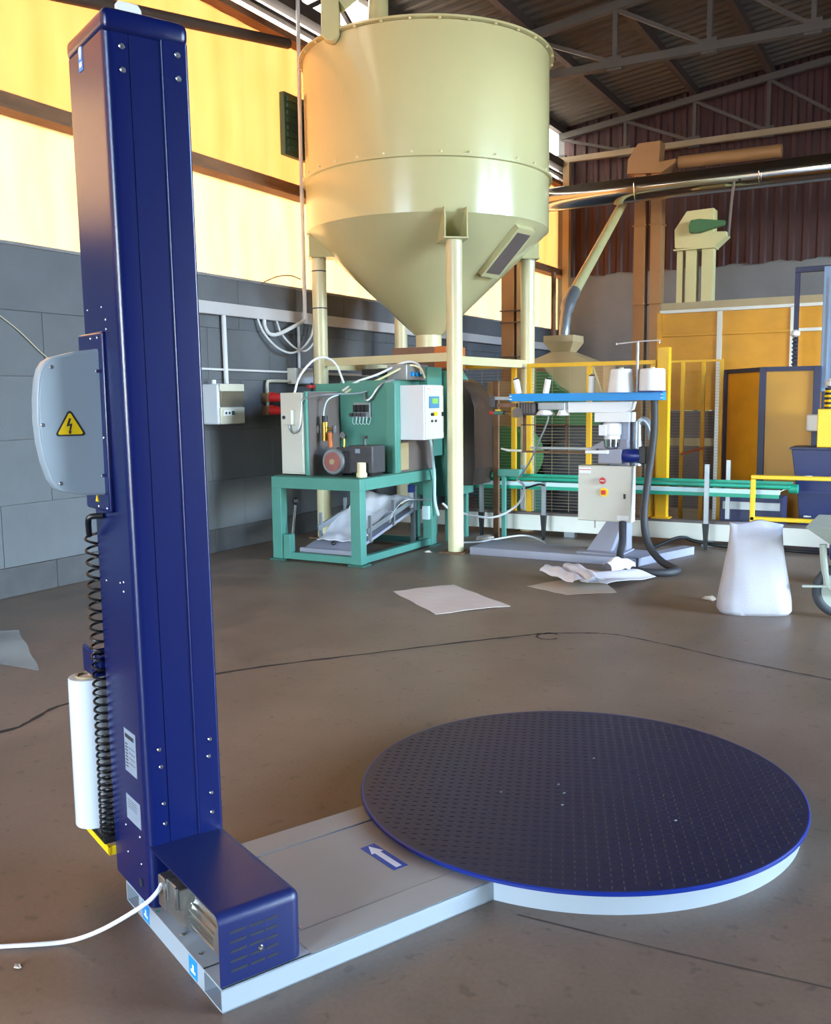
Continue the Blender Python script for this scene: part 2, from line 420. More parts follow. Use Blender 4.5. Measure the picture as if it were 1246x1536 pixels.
br = MB().tube([(XL+0.05, 2.6, 4.28), (XL+0.05, 8.84, 5.42)], 0.055, 12)
tag(br.build('wall_brace', 'darksteel'), 'dark sloping steel tube across the upper yellow sheets', 'beam')
# eaves strip above the sheets: rails, white translucent strip, lattice
ea = thing('eaves_beam', 'dark steel lattice eaves beam at the top of the yellow wall', 'beam', (XL, 6, 5.5))
MB().box(XL-0.14, XL+0.02, YF, YB, 5.50, 5.57).build('rail', 'rust', ea)
MB().box(XL-0.05, XL+0.03, YF, YB, 5.66, 5.70).build('rail', 'darksteel', ea)
MB().box(XL-0.06, XL+0.10, YF, YB, 5.78, 5.92).build('rail', 'darksteel', ea)
for i in range(19):
    y = YF + i*1.2
    MB().bar((XL+0.02, y, 5.90), (XL+0.02, y+0.6, 6.26), 0.05, 0.05).build('diagonal', 'darksteel', ea)
    MB().bar((XL+0.02, y+0.6, 6.26), (XL+0.02, y+1.2, 5.90), 0.05, 0.05).build('diagonal', 'darksteel', ea)
MB().quad((XL-0.12, YF, 5.57), (XL-0.12, YB, 5.57), (XL-0.12, YB, 6.60), (XL-0.12, YF, 6.60)).build('clerestory_sheet', 'sheet_white', wl)
# small louvred opening in the upper sheets
vt = thing('wall_vent', 'small olive louvred vent in the yellow wall beside the silo', 'vent', (XL, 8.95, 4.25))
MB().box(XL-0.09, XL-0.02, 8.84, 9.5, 4.27, 4.94).build('frame', 'greendark', vt, bevel=0.006)
for i in range(8):
    MB().box(XL-0.02, XL+0.0, 8.88, 9.46, 4.31+i*0.078, 4.35+i*0.078).build('slat', 'greendark', vt)

# --- back wall: plaster below, maroon corrugated sheet above
wb = struct(MB().box(XL-0.22, XR+0.2, YB, YB+0.2, 0, 8.0).build('wall_back', 'plaster'))
mb = MB(); x = XL; prof = [(0.0, 0.0), (0.10, 0.0), (0.13, -0.035), (0.20, -0.035), (0.23, 0.0)]
pts = []
while x < XR:
    for dx, dy in prof[:-1]: pts.append((x+dx, YB-0.02+dy))
    x += 0.23
for (xa, ya), (xb, yb) in zip(pts[:-1], pts[1:]):
    za, zb = 3.83 + 0.02*math.sin(xa*9)+0.012*math.sin(xa*31), 3.83 + 0.02*math.sin(xb*9)+0.012*math.sin(xb*31)
    mb.quad((xa, ya, za), (xb, yb, zb), (xb, yb, 7.9), (xa, ya, 7.9))
mb.build('cladding', 'maroon', wb, weld=True, smooth=20)

# --- front wall and right wall, with the open doorways the daylight comes through
def wall_with_doors(name, axis, pos, lo, hi, holes, top, m):
    """a wall slab cut into rectangles around its open doorways and windows"""
    cs = sorted({lo, hi, *[h[0] for h in holes], *[h[1] for h in holes]}); zc = sorted({0, top, *[h[2] for h in holes], *[h[3] for h in holes]})
    mb = MB()
    for c0_, c1_ in zip(cs[:-1], cs[1:]):
        for z0, z1 in zip(zc[:-1], zc[1:]):
            cm, zm = (c0_+c1_)/2, (z0+z1)/2
            if any(h[0] < cm < h[1] and h[2] < zm < h[3] for h in holes): continue
            (mb.box(c0_, c1_, pos-0.1, pos+0.1, z0, z1) if axis == 'y' else mb.box(pos-0.1, pos+0.1, c0_, c1_, z0, z1))
    return struct(mb.build(name, m))
wall_with_doors('wall_front', 'y', YF-0.1, XL-0.22, XR+0.2, DOORS_FRONT + WINDOWS_FRONT, 8.0, 'plaster')
wall_with_doors('wall_right', 'x', XR+0.1, YF, YB, DOORS_RIGHT + WINDOWS_RIGHT, 6.6, 'maroon')

# --- roof: trapezoid sheets running down the slope
mb = MB(); y = YF; prof = [(0.0, 0.0), (0.11, 0.0), (0.14, -0.04), (0.19, -0.04)]; ys = []
while y < YB + 0.2:
    for dy, dz in prof: ys.append((y+dy, dz))
    y += 0.22
for (ya, za), (yb, zb) in zip(ys[:-1], ys[1:]):
    for xa, xb in ((XL-0.25, RIDGE), (RIDGE, XR+0.25)):
        mb.quad((xa, ya, roof_z(xa)+0.22+za), (xb, ya, roof_z(xb)+0.22+za), (xb, yb, roof_z(xb)+0.22+zb), (xa, yb, roof_z(xa)+0.22+zb))
struct(mb.build('ceiling', 'roof', weld=True, smooth=20))
NODES = [XL + 0.03 + 1.22*k for k in range(13)]
pn = 0
for k, x in enumerate(NODES[:9]):
    where = ['above the yellow wall', 'just right of the silo rim', 'first right of the silo', 'second right of the silo', 'third right of the silo',
             'fourth right of the silo', 'nearest the ridge on the left', 'at the roof ridge', 'just beyond the roof ridge'][k]
    tag(MB().box(x-0.05, x+0.05, YF, YB, roof_z(x)+0.04, roof_z(x)+0.17).build('roof_purlin', 'darksteel'),
        'dark steel roof purlin, the one '+where, 'purlin', 'roof purlins')
def truss(y, label, chord_mat):
    t = thing('roof_truss', label, 'truss', (XL, y, 5.9), group='roof trusses')
    xe = NODES[-1]
    MB().box(XL+0.02, xe, y-0.05, y+0.05, 5.87, 5.97).build('bottom_chord', chord_mat, t)
    for a, b in ((XL+0.02, RIDGE), (RIDGE, xe)):
        MB().bar((a, y, roof_z(a)-0.02), (b, y, roof_z(b)-0.02), 0.10, 0.11).build('top_chord', 'steel', t)
    for i, x in enumerate(NODES[:-1]):
        if i: MB().box(x-0.03, x+0.03, y-0.03, y+0.03, 5.97, roof_z(x)-0.05).build('vertical', 'steel', t)
        x2 = NODES[i+1]
        if x2 < RIDGE + 0.3: MB().bar((x, y, roof_z(x)-0.06), (x2, y, 5.94), 0.05, 0.05).build('diagonal', 'steel', t)
        else: MB().bar((x, y, 5.94), (x2, y, roof_z(x2)-0.06), 0.05, 0.05).build('diagonal', 'steel', t)
        MB().box(x-0.10, x+0.10, y-0.035, y+0.035, 5.84, 6.02).build('gusset_plate', 'steel', t)
    return t
truss(17.32, 'grey lattice roof truss standing close in front of the maroon back wall', 'chordbeige')
truss(12.80, 'grey lattice roof truss crossing the top right of the picture above the steel duct', 'steel')
truss(8.20, 'grey lattice roof truss passing over the front of the silo', 'steel')
cp = thing('steel_column', 'beige steel post in the far corner under the back truss', 'column', (XL+0.16, 17.3, 0))
MB().box(XL+0.10, XL+0.22, 17.24, 17.36, 0.01, 5.87).build('post', 'beige', cp)
MB().box(XL+0.04, XL+0.28, 17.18, 17.42, 0, 0.015).build('foot_plate', 'beige', cp)

# ================================================================== pallet wrapper (own frame: x along the deck to the turntable, y across)
pw = thing('pallet_wrapper', 'blue and grey turntable pallet wrapping machine with tall mast in the foreground', 'machine', (-1.536, 1.712, 0), R(65.4))
W = dict(world=False)
TC = (1.633, 0.345)
bf = MB()                                                       # two hollow channels, open at the near end
for y0, y1 in ((0.0, 0.115), (0.585, 0.70)):
    t = 0.005; e = 1.05
    bf.box(0, e, y0, y0+t, 0, 0.066).box(0, e, y1-t, y1, 0, 0.066).box(0, e, y0, y1, 0.061, 0.066).box(0, e, y0, y1, 0, 0.004)
base = bf.build('base_frame', 'basegrey', pw, **W)
MB().box(0.0, 0.006, 0.115, 0.585, 0.0, 0.066).build('end_plate', 'basegrey', pw, **W)
MB().box(0.002, 0.26, 0.113, 0.587, 0.058, 0.0655).build('motor_plate', 'basegrey', pw, **W)
MB().box(0.262, 1.0, 0.117, 0.583, 0.055, 0.0645).build('deck_cover', 'deck', pw, bevel=0.0015, seg=1, **W)
MB().box(0.262, 1.0, 0.001, 0.1135, 0.066, 0.0668).build('deck_strip', 'deck', pw, **W)
MB().box(0.262, 1.0, 0.5865, 0.699, 0.066, 0.0668).build('deck_strip', 'deck', pw, **W)
for x, y in ((0.30, 0.135), (0.90, 0.13), (0.90, 0.57), (0.30, 0.57)): screw(pw, (x, y, 0.0645), (0, 0, 1), 0.007)
for x, y in ((0.06, 0.03), (0.16, 0.03)): screw(pw, (x+0.02, y, 0.0660), (0, 0, 1), 0.006)
for y in (0.055, 0.65): MB().lathe([(0.0085, 0.004), (0.0085, 0.0052)], (0.03, y, 0), 16).build('bolt_hole', 'ink', pw, **W)
# grey ring under the turntable
MB().lathe([(0.770, 0.0), (0.800, 0.0), (0.800, 0.066), (0.780, 0.068), (0.30, 0.068)], (*TC, 0), 128).build('turntable_base', 'basegrey', pw, **W)
screw(pw, (TC[0]+0.80*math.cos(R(-74)), TC[1]+0.80*math.sin(R(-74)), 0.045), (math.cos(R(-74)), math.sin(R(-74)), 0), 0.010, 0.004)
tt = MB().lathe([(0.05, 0.0715), (0.822, 0.0715), (0.827, 0.0735), (0.827, 0.0825), (0.824, 0.0850), (0.02, 0.0850)], (*TC, 0), 160).build('turntable', 'tread', pw, **W)
MB().lathe([(0.8262, 0.0722), (0.8285, 0.0738), (0.8285, 0.0826), (0.8250, 0.0856), (0.8200, 0.0856)], (*TC, 0), 160, caps=False).build('rim', 'bluerim', tt, **W)
tr = MB(); p = 0.0260; n = int(0.82/p)+1                        # raised tear-drop lozenges of the tread plate
for i in range(-n, n+1):
    for j in range(-n, n+1):
        x, y = i*p, j*p
        if x*x+y*y > 0.806**2: continue
        a = R(45) if (i+j) % 2 else R(-45)
        ca, sa = math.cos(a), math.sin(a); L_, w_ = 0.0125, 0.0036
        q = [(-L_, 0, 0.0849), (0, -w_, 0.0849), (L_, 0, 0.0849), (0, w_, 0.0849), (-L_*0.45, 0, 0.0866), (L_*0.45, 0, 0.0866)]
        tr.add([(TC[0]+x+u*ca-v*sa, TC[1]+y+u*sa+v*ca, z) for u, v, z in q], [(0, 1, 4), (1, 2, 5), (1, 5, 4), (2, 3, 5), (3, 0, 4), (3, 4, 5)])
o = tr.build('tread_pattern', 'tread', tt, **W); o['kind'] = 'stuff'
for x, y in ((-0.30, 0.10), (-0.08, 0.02), (-0.12, -0.05), (0.22, 0.12), (-0.20, -0.12), (0.02, -0.45)):
    MB().box(TC[0]+x-0.004, TC[0]+x+0.006, TC[1]+y-0.003, TC[1]+y+0.004, 0.0866, 0.0885).build('paint_fleck', 'housing', tt, bevel=0.0008, seg=1, **W)
# direction arrow sticker
cx, cy, an = 0.727, 0.335, R(91)
def flat(poly, z0, z1): return MB().prism([(cx+u*math.cos(an)-v*math.sin(an), cy+u*math.sin(an)+v*math.cos(an)) for u, v in poly], z0, z1)
st_ = flat([(-0.095, -0.028), (0.095, -0.028), (0.095, 0.028), (-0.095, 0.028)], 0.0646, 0.0652).build('direction_sticker', 'stickerblue', pw, **W)
flat([(-0.084, -0.011), (0.035, -0.011), (0.035, -0.024), (0.088, 0.0), (0.035, 0.024), (0.035, 0.011), (-0.084, 0.011)], 0.0652, 0.0656).build('arrow', 'white', st_, **W)
# lifting symbols on the near end
for y in (0.155, 0.505):
    s_ = MB().box(-0.0008, 0.0, y, y+0.055, 0.006, 0.060).build('lifting_sticker', 'stickersky', pw, **W)
    MB().prism([(y+0.012, 0.018), (y+0.043, 0.018), (y+0.043, 0.026), (y+0.033, 0.026), (y+0.033, 0.042), (y+0.022, 0.042), (y+0.022, 0.026), (y+0.012, 0.026)], -0.0013, -0.0008, 'x').build('pictogram', 'white', s_, **W)
MB().lathe([(0.006, 0.0655), (0.006, 0.0662)], (0.010, 0.46, 0), 14).build('green_dot', 'belt', pw, **W)

# --- mast: rounded box section with a lapped front strip, leaning a touch
TILT = 0.0085
def lean(v): return (v.x - TILT*(v.z-0.066), v.y, v.z)
def arc(cx_, cy_, r, a0, a1, n=6): return [(cx_+r*math.cos(R(a0+(a1-a0)*k/n)), cy_+r*math.sin(R(a0+(a1-a0)*k/n))) for k in range(n+1)]
Y0, Y1, X1 = 0.478, 0.790, 0.232
sec = arc(0.026, Y0+0.026, 0.026, 180, 270, 8)
sec += [(0.0645, Y0), (0.0655, Y0+0.0022), (0.0665, Y0+0.0022), (0.0675, Y0)]
sec += [(0.152, Y0)] + arc(0.160, Y0-0.001, 0.006, 180, 270, 4) + arc(X1-0.008, Y0-0.007+0.008, 0.008, 270, 360, 4)
sec += arc(X1-0.010, Y1-0.010, 0.010, 0, 90, 3) + arc(0.012, Y1-0.012, 0.012, 90, 180, 4)
mast = MB(); zs = [0.0665+(2.528-0.0665)*k/4 for k in range(5)]
for a, b in zip(zs[:-1], zs[1:]):
    n = len(sec); mast.add([(x, y, a) for x, y in sec]+[(x, y, b) for x, y in sec], [[i, (i+1) % n, n+(i+1) % n, n+i] for i in range(n)])
mast = mast.map(lean).build('mast', 'blue', pw, weld=True, smooth=30, flat=True, **W)
cap = MB().box(-0.004, X1+0.004, Y0-0.012, Y1+0.004, 2.520, 2.585).map(lean).build('mast_cap', 'blue', pw, bevel=0.024, seg=5, **W)
ey = MB().prism([(0.082, 2.570), (0.155, 2.570), (0.155, 2.640), (0.145, 2.655), (0.128, 2.655), (0.090, 2.655), (0.082, 2.645)], 0.60, 0.612, 'y').box(0.075, 0.165, 0.590, 0.625, 2.583, 2.588).map(lean)
ey.build('lifting_eye', 'white', pw, bevel=0.002, seg=1, **W)
def on_front(x, z, dy=0.0): return (x-TILT*(z-0.066), Y0-dy, z)
for x, z in ((0.047, 2.490), (0.047, 2.430)): screw(mast, on_front(x, z), (0, -1, 0), 0.0085, 0.004)
for x, z in ((0.200, 2.495), (0.200, 2.433)): screw(mast, on_front(x, z, 0.007), (0, -1, 0), 0.0085, 0.004)
for x, z in ((0.046, 0.546), (0.049, 0.493), (0.052, 0.380), (0.053, 0.318)): screw(mast, on_front(x, z), (0, -1, 0), 0.0065, 0.004)
for x, z in ((0.201, 0.545), (0.195, 0.493), (0.198, 0.378), (0.198, 0.317), (0.196, 0.228)): screw(mast, on_front(x, z, 0.007), (0, -1, 0), 0.0065, 0.004)
for y, z in ((0.744, 1.82), (0.619, 1.819), (0.590, 1.782), (0.589, 1.756), (0.716, 1.017), (0.592, 1.028), (0.563, 1.034), (0.567, 1.006), (0.669, 0.260), (0.548, 0.265), (0.663, 0.174), (0.548, 0.180)):
    screw(mast, (-TILT*(z-0.066), y, z), (-1, 0, 0), 0.0042, 0.0025)
sk = MB().box(-TILT*2.47-0.0008, -TILT*2.47+0.002, 0.655, 0.690, 2.470, 2.545).build('round_logo_sticker', 'stickersky', mast, **W)
MB().prism([(0.6725+0.011*math.cos(k*PI/8), 2.520+0.020*math.sin(k*PI/8)) for k in range(16)], -TILT*2.47-0.0016, -TILT*2.47-0.0004, 'x').build('ring', 'white', sk, **W)
MB().box(-TILT*2.47-0.0016, -TILT*2.47-0.0004, 0.661, 0.684, 2.480, 2.494).build('bar', 'white', sk, **W)
lb = MB().box(-TILT*0.45-0.0012, -TILT*0.45+0.004, 0.541, 0.637, 0.447, 0.580).build('rating_plate', 'stickergrey', mast, **W)
MB().box(-TILT*0.45-0.0017, -TILT*0.45-0.001, 0.556, 0.628, 0.553, 0.566).build('logo_print', 'ink', lb, **W)
for i in range(8): MB().box(-TILT*0.45-0.0017, -TILT*0.45-0.001, 0.610, 0.630, 0.462+i*0.010, 0.466+i*0.010).build('print_line', 'ink', lb, **W)
for i in range(4): MB().box(-TILT*0.45-0.0017, -TILT*0.45-0.001, 0.550, 0.600, 0.478+i*0.016, 0.480+i*0.016).build('print_line', 'pump', lb, **W)
lb2 = MB().box(-TILT*0.3-0.0012, -TILT*0.3+0.004, 0.532, 0.648, 0.292, 0.370).build('data_sticker', 'stickergrey', mast, **W)
for i in range(4): MB().box(-TILT*0.3-0.0017, -TILT*0.3-0.001, 0.560, 0.636, 0.332+i*0.008, 0.3335+i*0.008).build('print_line', 'pump', lb2, **W)
MB().lathe([(0.014, -0.003), (0.014, 0.002)], (0.0, 0.560, 0.118), 18, 'x').build('cable_hole', 'ink', mast, **W)

# --- control housing on the mast's near side
xo = -TILT*1.45
MB().box(xo-0.012, xo+0.004, 0.603, 0.822, 1.232, 1.752).build('mounting_plate', 'blue', pw, bevel=0.010, seg=3, **W)
for y, z in ((0.640, 1.735), (0.700, 1.735), (0.625, 1.45), (0.625, 1.245), (0.700, 1.245)): screw(pw, (xo-0.012, y, z), (-1, 0, 0), 0.005, 0.003)
D = [(-0.008, 1.705), (-0.008, 1.282)]
D += [(-0.080, 1.286), (-0.145, 1.300), (-0.162, 1.310), (-0.178, 1.335), (-0.194, 1.385), (-0.204, 1.440), (-0.208, 1.500), (-0.206, 1.560), (-0.199, 1.615), (-0.190, 1.645), (-0.176, 1.665), (-0.155, 1.678), (-0.085, 1.695)]
D = [(x*0.93+xo+0.004, z) for x, z in D]
hs = MB().prism(D, 0.640, 0.700, 'y').build('control_housing', 'housing', pw, bevel=0.006, seg=3, smooth=40, **W)
Din = [(x*0.93+0.93*0 - 0.0075, 1.494+(z-1.494)*0.965) for x, z in D]
MB().prism(Din, 0.6375, 0.6405, 'y').build('side_cover', 'housing', hs, bevel=0.0008, seg=1, **W)
for x, z in ((-0.156, 1.650), (-0.030, 1.640), (-0.188, 1.49), (-0.148, 1.324), (-0.028, 1.340)): screw(hs, (x, 0.6375, z), (0, -1, 0), 0.0055, 0.002)
def rounded_tri(cx_, cz, r, rr, n=5):
    P = []
    for k in range(3):
        a = 90+120*k; px, pz = cx_+(r-2*rr)*math.cos(R(a)), cz+(r-2*rr)*math.sin(R(a))
        P += arc(px, pz, rr, a-60, a+60, n)
    return P
ws_ = MB().prism(rounded_tri(-0.114, 1.483, 0.052, 0.007), 0.6366, 0.6376, 'y').build('warning_sticker', 'ink', hs, **W)
MB().prism(rounded_tri(-0.114, 1.483, 0.0425, 0.004), 0.6360, 0.6368, 'y').build('yellow_field', 'yellow2', ws_, **W)
MB().prism([(-0.117, 1.507), (-0.125, 1.484), (-0.115, 1.487), (-0.118, 1.470), (-0.121, 1.471), (-0.116, 1.461), (-0.111, 1.471), (-0.114, 1.470), (-0.108, 1.493), (-0.117, 1.490), (-0.111, 1.507)], 0.6354, 0.6362, 'y').build('lightning_bolt', 'ink', ws_, **W)
MB().prism([(0.700, 1.258), (0.722, 1.258), (0.711, 1.280)], xo-0.0145, xo-0.0115, 'x').build('small_warning_sticker', 'yellow2', pw, **W)

# --- spiral cable down to the film carriage
MB().tube(spline([(-0.012, 0.705, 1.215), (-0.045, 0.720, 1.213), (-0.048, 0.735, 1.195), (-0.030, 0.790, 1.150)], 6), 0.009, 10).build('cable_plug', 'black', pw, **W)
P = []; z = 1.150; a = 0.0
while z > 0.165:
    f = (1.150-z)/0.985
    pitch = 0.023*(1-f)**0.8 + 0.0150
    P.append((-0.012+0.020*math.cos(a), 0.822+0.022*math.sin(a), z)); a += 2*PI/12; z -= pitch/12
MB().tube(P, 0.0042, 6).build('spiral_cable', 'black', pw, **W)

# --- film carriage behind the mast
fc = MB().box(0.030, 0.200, 0.792, 0.815, 0.172, 0.770).build('film_carriage', 'blue', pw, bevel=0.004, **W)
MB().box(-0.020, 0.070, 0.850, 0.965, 0.682, 0.775).build('top_arm', 'blue', fc, bevel=0.010, seg=3, **W)
MB().box(-0.010, 0.060, 0.812, 0.860, 0.720, 0.760).build('arm_bracket', 'blue', fc, bevel=0.004, **W)
MB().cyl((0.075, 0.880, 0.14), (0.075, 0.880, 0.72), 0.013, 16).build('guide_roller', 'galv', fc, **W)
MB().cyl((0.030, 0.850, 0.130), (0.030, 0.850, 0.72), 0.010, 14).build('guide_rod', 'chrome', fc, **W)
MB().box(-0.030, 0.090, 0.800, 1.010, 0.150, 0.172).build('roll_tray', 'black', fc, bevel=0.004, **W)
yb_ = MB().box(-0.018, -0.006, 0.798, 1.030, 0.110, 0.138).box(-0.018, 0.06, 0.798, 0.810, 0.110, 0.138).box(-0.018, 0.020, 0.925, 0.934, 0.112, 0.151)
yb_.build('bumper_bar', 'yellow2', fc, bevel=0.0015, seg=1, **W)

# --- drive motor with its cover
cv = MB().box(0.0, 0.240, 0.006, 0.490, 0.0665, 0.258)
bm = bmesh.new(); vv = [bm.verts.new(v) for v in cv.v]
for f in cv.f: bm.faces.new([vv[i] for i in f])
bmesh.ops.recalc_face_normals(bm, faces=bm.faces)
es = [e for e in bm.edges if all(v.co.z > 0.2 for v in e.verts) and (all(v.co.y < 0.1 for v in e.verts) or all(v.co.x > 0.2 for v in e.verts))]
es += [e for e in bm.edges if all(v.co.x > 0.2 and v.co.y < 0.1 for v in e.verts)]
bmesh.ops.bevel(bm, geom=es, offset=0.030, segments=6, profile=0.5, affect='EDGES')
bmesh.ops.delete(bm, geom=[f for f in bm.faces if f.normal.x < -0.9 or f.normal.z < -0.9 or f.normal.y > 0.9], context='FACES')
bmesh.ops.solidify(bm, geom=list(bm.faces), thickness=0.003)
me = bpy.data.meshes.new('motor_cover'); bm.to_mesh(me); bm.free()
for p_ in me.polygons: p_.use_smooth = p_.area < 0.008
me.set_sharp_from_angle(angle=R(40)); me.materials.append(M['bluecover'])
mcv = bpy.data.objects.new('motor_cover', me); COL.objects.link(mcv); mcv.parent = pw
for i in range(5):
    z = 0.205-i*0.026
    for x0, x1 in ((0.030, 0.075), (0.085, 0.125), (0.132, 0.165)):
        MB().add([(x0, 0.0052, z-0.003), (x1, 0.0052, z-0.003), (x1, 0.0052, z+0.005), (x0, 0.0052, z+0.003), (x0, 0.010, z-0.003), (x1, 0.010, z-0.003), (x1, 0.010, z+0.005), (x0, 0.010, z+0.003)],
                 [(0, 1, 2, 3), (4, 5, 6, 7), (0, 1, 5, 4), (1, 2, 6, 5), (2, 3, 7, 6), (3, 0, 4, 7)]).build('louvre_slot', 'ink', mcv, **W)
screw(mcv, (0.115, 0.0062, 0.135), (0, -1, 0), 0.008, 0.003)
mo = MB().lathe([(0.058, 0.025), (0.070, 0.030), (0.074, 0.060), (0.072, 0.075)], (0.085, 0, 0.150), 32, 'y').build('drive_motor', 'alu', pw, **W)
MB().lathe([(0.060, 0.075), (0.060, 0.245)], (0.085, 0, 0.150), 32, 'y').build('motor_body', 'alu', mo, **W)
for k in range(24):
    a = 2*PI*k/24
    MB().bar((0.085+0.064*math.cos(a), 0.08, 0.150+0.064*math.sin(a)), (0.085+0.064*math.cos(a), 0.24, 0.150+0.064*math.sin(a)), 0.003, 0.012, up=(math.cos(a), 0, math.sin(a))).build('cooling_fin', 'alu', mo, **W)
MB().lathe([(0.066, 0.245), (0.078, 0.250), (0.080, 0.275), (0.060, 0.290)], (0.085, 0, 0.150), 32, 'y').build('end_shield', 'alu', mo, **W)
MB().box(0.020, 0.150, 0.290, 0.420, 0.080, 0.210).build('gearbox', 'alu', mo, bevel=0.014, seg=3, **W)
MB().box(-0.006, 0.040, 0.250, 0.330, 0.165, 0.225).build('connector_block', 'alu', mo, bevel=0.004, **W)
MB().box(-0.014, 0.030, 0.335, 0.385, 0.130, 0.222).build('connector_plug', 'alu', mo, bevel=0.005, **W)
for y in (0.255, 0.325): MB().bar((-0.010, y, 0.17), (-0.010, y, 0.232), 0.006, 0.010).build('locking_lever', 'zinc', mo, **W)
screw(pw, (0.02, 0.30, 0.0655), (0, 0, 1), 0.008); screw(pw, (0.02, 0.18, 0.0655), (0, 0, 1), 0.006)

# film roll and supply cable stand apart from the machine
def WP(s, t, z): return tuple(chain(pw) @ Vector((s, t, z)))
fr = thing('stretch_film_roll', 'white roll of stretch film standing on the carriage behind the blue mast', 'film roll', WP(-0.012, 0.945, 0.172))
MB().lathe([(0.038, 0.0), (0.060, 0.0), (0.0615, 0.004), (0.0615, 0.492), (0.059, 0.495), (0.038, 0.495)], (0, 0, 0), 40, caps=False).build('film', 'film', fr, **W)
MB().lathe([(0.030, -0.0), (0.038, -0.0), (0.038, 0.502), (0.030, 0.502), (0.030, 0.0)], (0, 0, 0), 28, caps=False).build('cardboard_core', 'beige', fr, **W)
MB().lathe([(0.029, 0.490), (0.029, 0.496)], (0, 0, 0), 24).build('core_plug', 'white', fr, **W)
cb = [WP(-0.012, 0.360, 0.200), (-1.865, 1.826, 0.186), (-1.899, 1.809, 0.15), (-1.99, 1.780, 0.085), (-2.075, 1.762, 0.035), (-2.146, 1.738, 0.0085), (-2.214, 1.686, 0.008), (-2.291, 1.634, 0.008), (-2.55, 1.45, 0.008), (-3.0, 1.2, 0.008)]
tag(MB().tube(spline(cb, 8), 0.0065, 10).build('power_cable', 'white'), 'white power cable running from the wrapper motor plug onto the floor', 'cable')

# ================================================================== silo on four legs
SC = Vector((-5.13, 9.53, 0)); SR = 1.335
LEGS = [(-4.29, 8.51), (-6.10, 8.80), (-4.21, 10.20), (-6.05, 10.50)]
si = thing('silo', 'large cream painted steel silo with conical bottom standing on four round legs', 'silo', (SC.x, SC.y, 0))
MB().lathe([(SR-0.01, 3.90), (SR, 3.90), (SR, 5.14)], SC, 96, caps=False).build('upper_shell', 'cream', si)
MB().lathe([(SR, 3.36), (SR, 3.89)], SC, 96, caps=False).build('lower_shell', 'cream', si)
MB().lathe([(0.150, 2.26), (0.165, 2.27), (SR-0.002, 3.362)], SC, 96, caps=False).build('cone', 'cream', si)
MB().lathe([(0.145, 2.12), (0.145, 2.27)], SC, 40).build('outlet_neck', 'cream2', si)
MB().lathe([(0.20, 5.155), (SR+0.02, 5.145), (SR+0.045, 5.150), (SR+0.045, 5.170), (SR, 5.178), (0.15, 5.26)], SC, 96).build('top_plate', 'cream', si)
MB().lathe([(SR, 3.878), (SR+0.035, 3.882), (SR+0.035, 3.912), (SR, 3.916)], SC, 96, caps=False).build('mid_flange', 'cream', si)
bolt = MB().lathe([(0.016, 0), (0.016, 0.014), (0.009, 0.022)], n=8).mesh('flange_bolt', 'cream2')
for zz, rr, nn in ((3.912, SR+0.022, 30), (5.128, SR+0.030, 30)):
    for k in range(nn):
        a = 2*PI*k/nn+0.07
        o = bpy.data.objects.new('flange_bolt', bolt); COL.objects.link(o); o.parent = si
        o.location = (rr*math.cos(a), rr*math.sin(a), zz)
for lx, ly in LEGS:
    lg = MB().cyl((lx, ly, 0.012), (lx, ly, 3.10), 0.080, 28).build('leg', 'cream2', si)
    MB().box(lx-0.13, lx+0.13, ly-0.13, ly+0.13, 0.0, 0.012).build('foot_plate', 'rust', lg)
    d = (Vector((lx, ly, 0))-SC).normalized(); n = Vector((-d.y, d.x, 0)); c = Vector((lx, ly, 0))
    def bk(u, v, z): return c + d*u + n*v + Vector((0, 0, z))
    bm_ = MB()
    for v in (-0.115, 0.105):                                   # two gussets and a seat plate
        bm_.add([bk(-0.55, v, 3.10), bk(0.10, v, 3.10), bk(0.10, v, 3.40), bk(-0.05, v, 3.40), bk(-0.55, v+0.012, 3.10), bk(0.10, v+0.012, 3.10), bk(0.10, v+0.012, 3.40), bk(-0.05, v+0.012, 3.40)],
                [(0, 1, 2, 3), (7, 6, 5, 4), (0, 4, 5, 1), (1, 5, 6, 2), (2, 6, 7, 3), (3, 7, 4, 0)])
    bm_.add([bk(-0.55, -0.125, 3.095), bk(0.11, -0.125, 3.095), bk(0.11, 0.125, 3.095), bk(-0.55, 0.125, 3.095), bk(-0.55, -0.125, 3.11), bk(0.11, -0.125, 3.11), bk(0.11, 0.125, 3.11), bk(-0.55, 0.125, 3.11)],
            [(3, 2, 1, 0), (4, 5, 6, 7), (0, 1, 5, 4), (1, 2, 6, 5), (2, 3, 7, 6), (3, 0, 4, 7)])
    bm_.build('leg_bracket', 'cream', lg)
for i, j, z in ((0, 1, 1.965), (0, 2, 1.93), (2, 3, 1.93), (1, 3, 1.93)):
    a, b = LEGS[i], LEGS[j]
    MB().bar((a[0], a[1], z), (b[0], b[1], z), 0.05, 0.085).build('cross_beam', 'cream2', si)
for z in (2.95, 2.55): MB().lathe([(0.0805, z), (0.083, z), (0.083, z+0.012), (0.0805, z+0.012)], (LEGS[1][0], LEGS[1][1], 0), 24, caps=False).build('cable_tie', 'black', si)
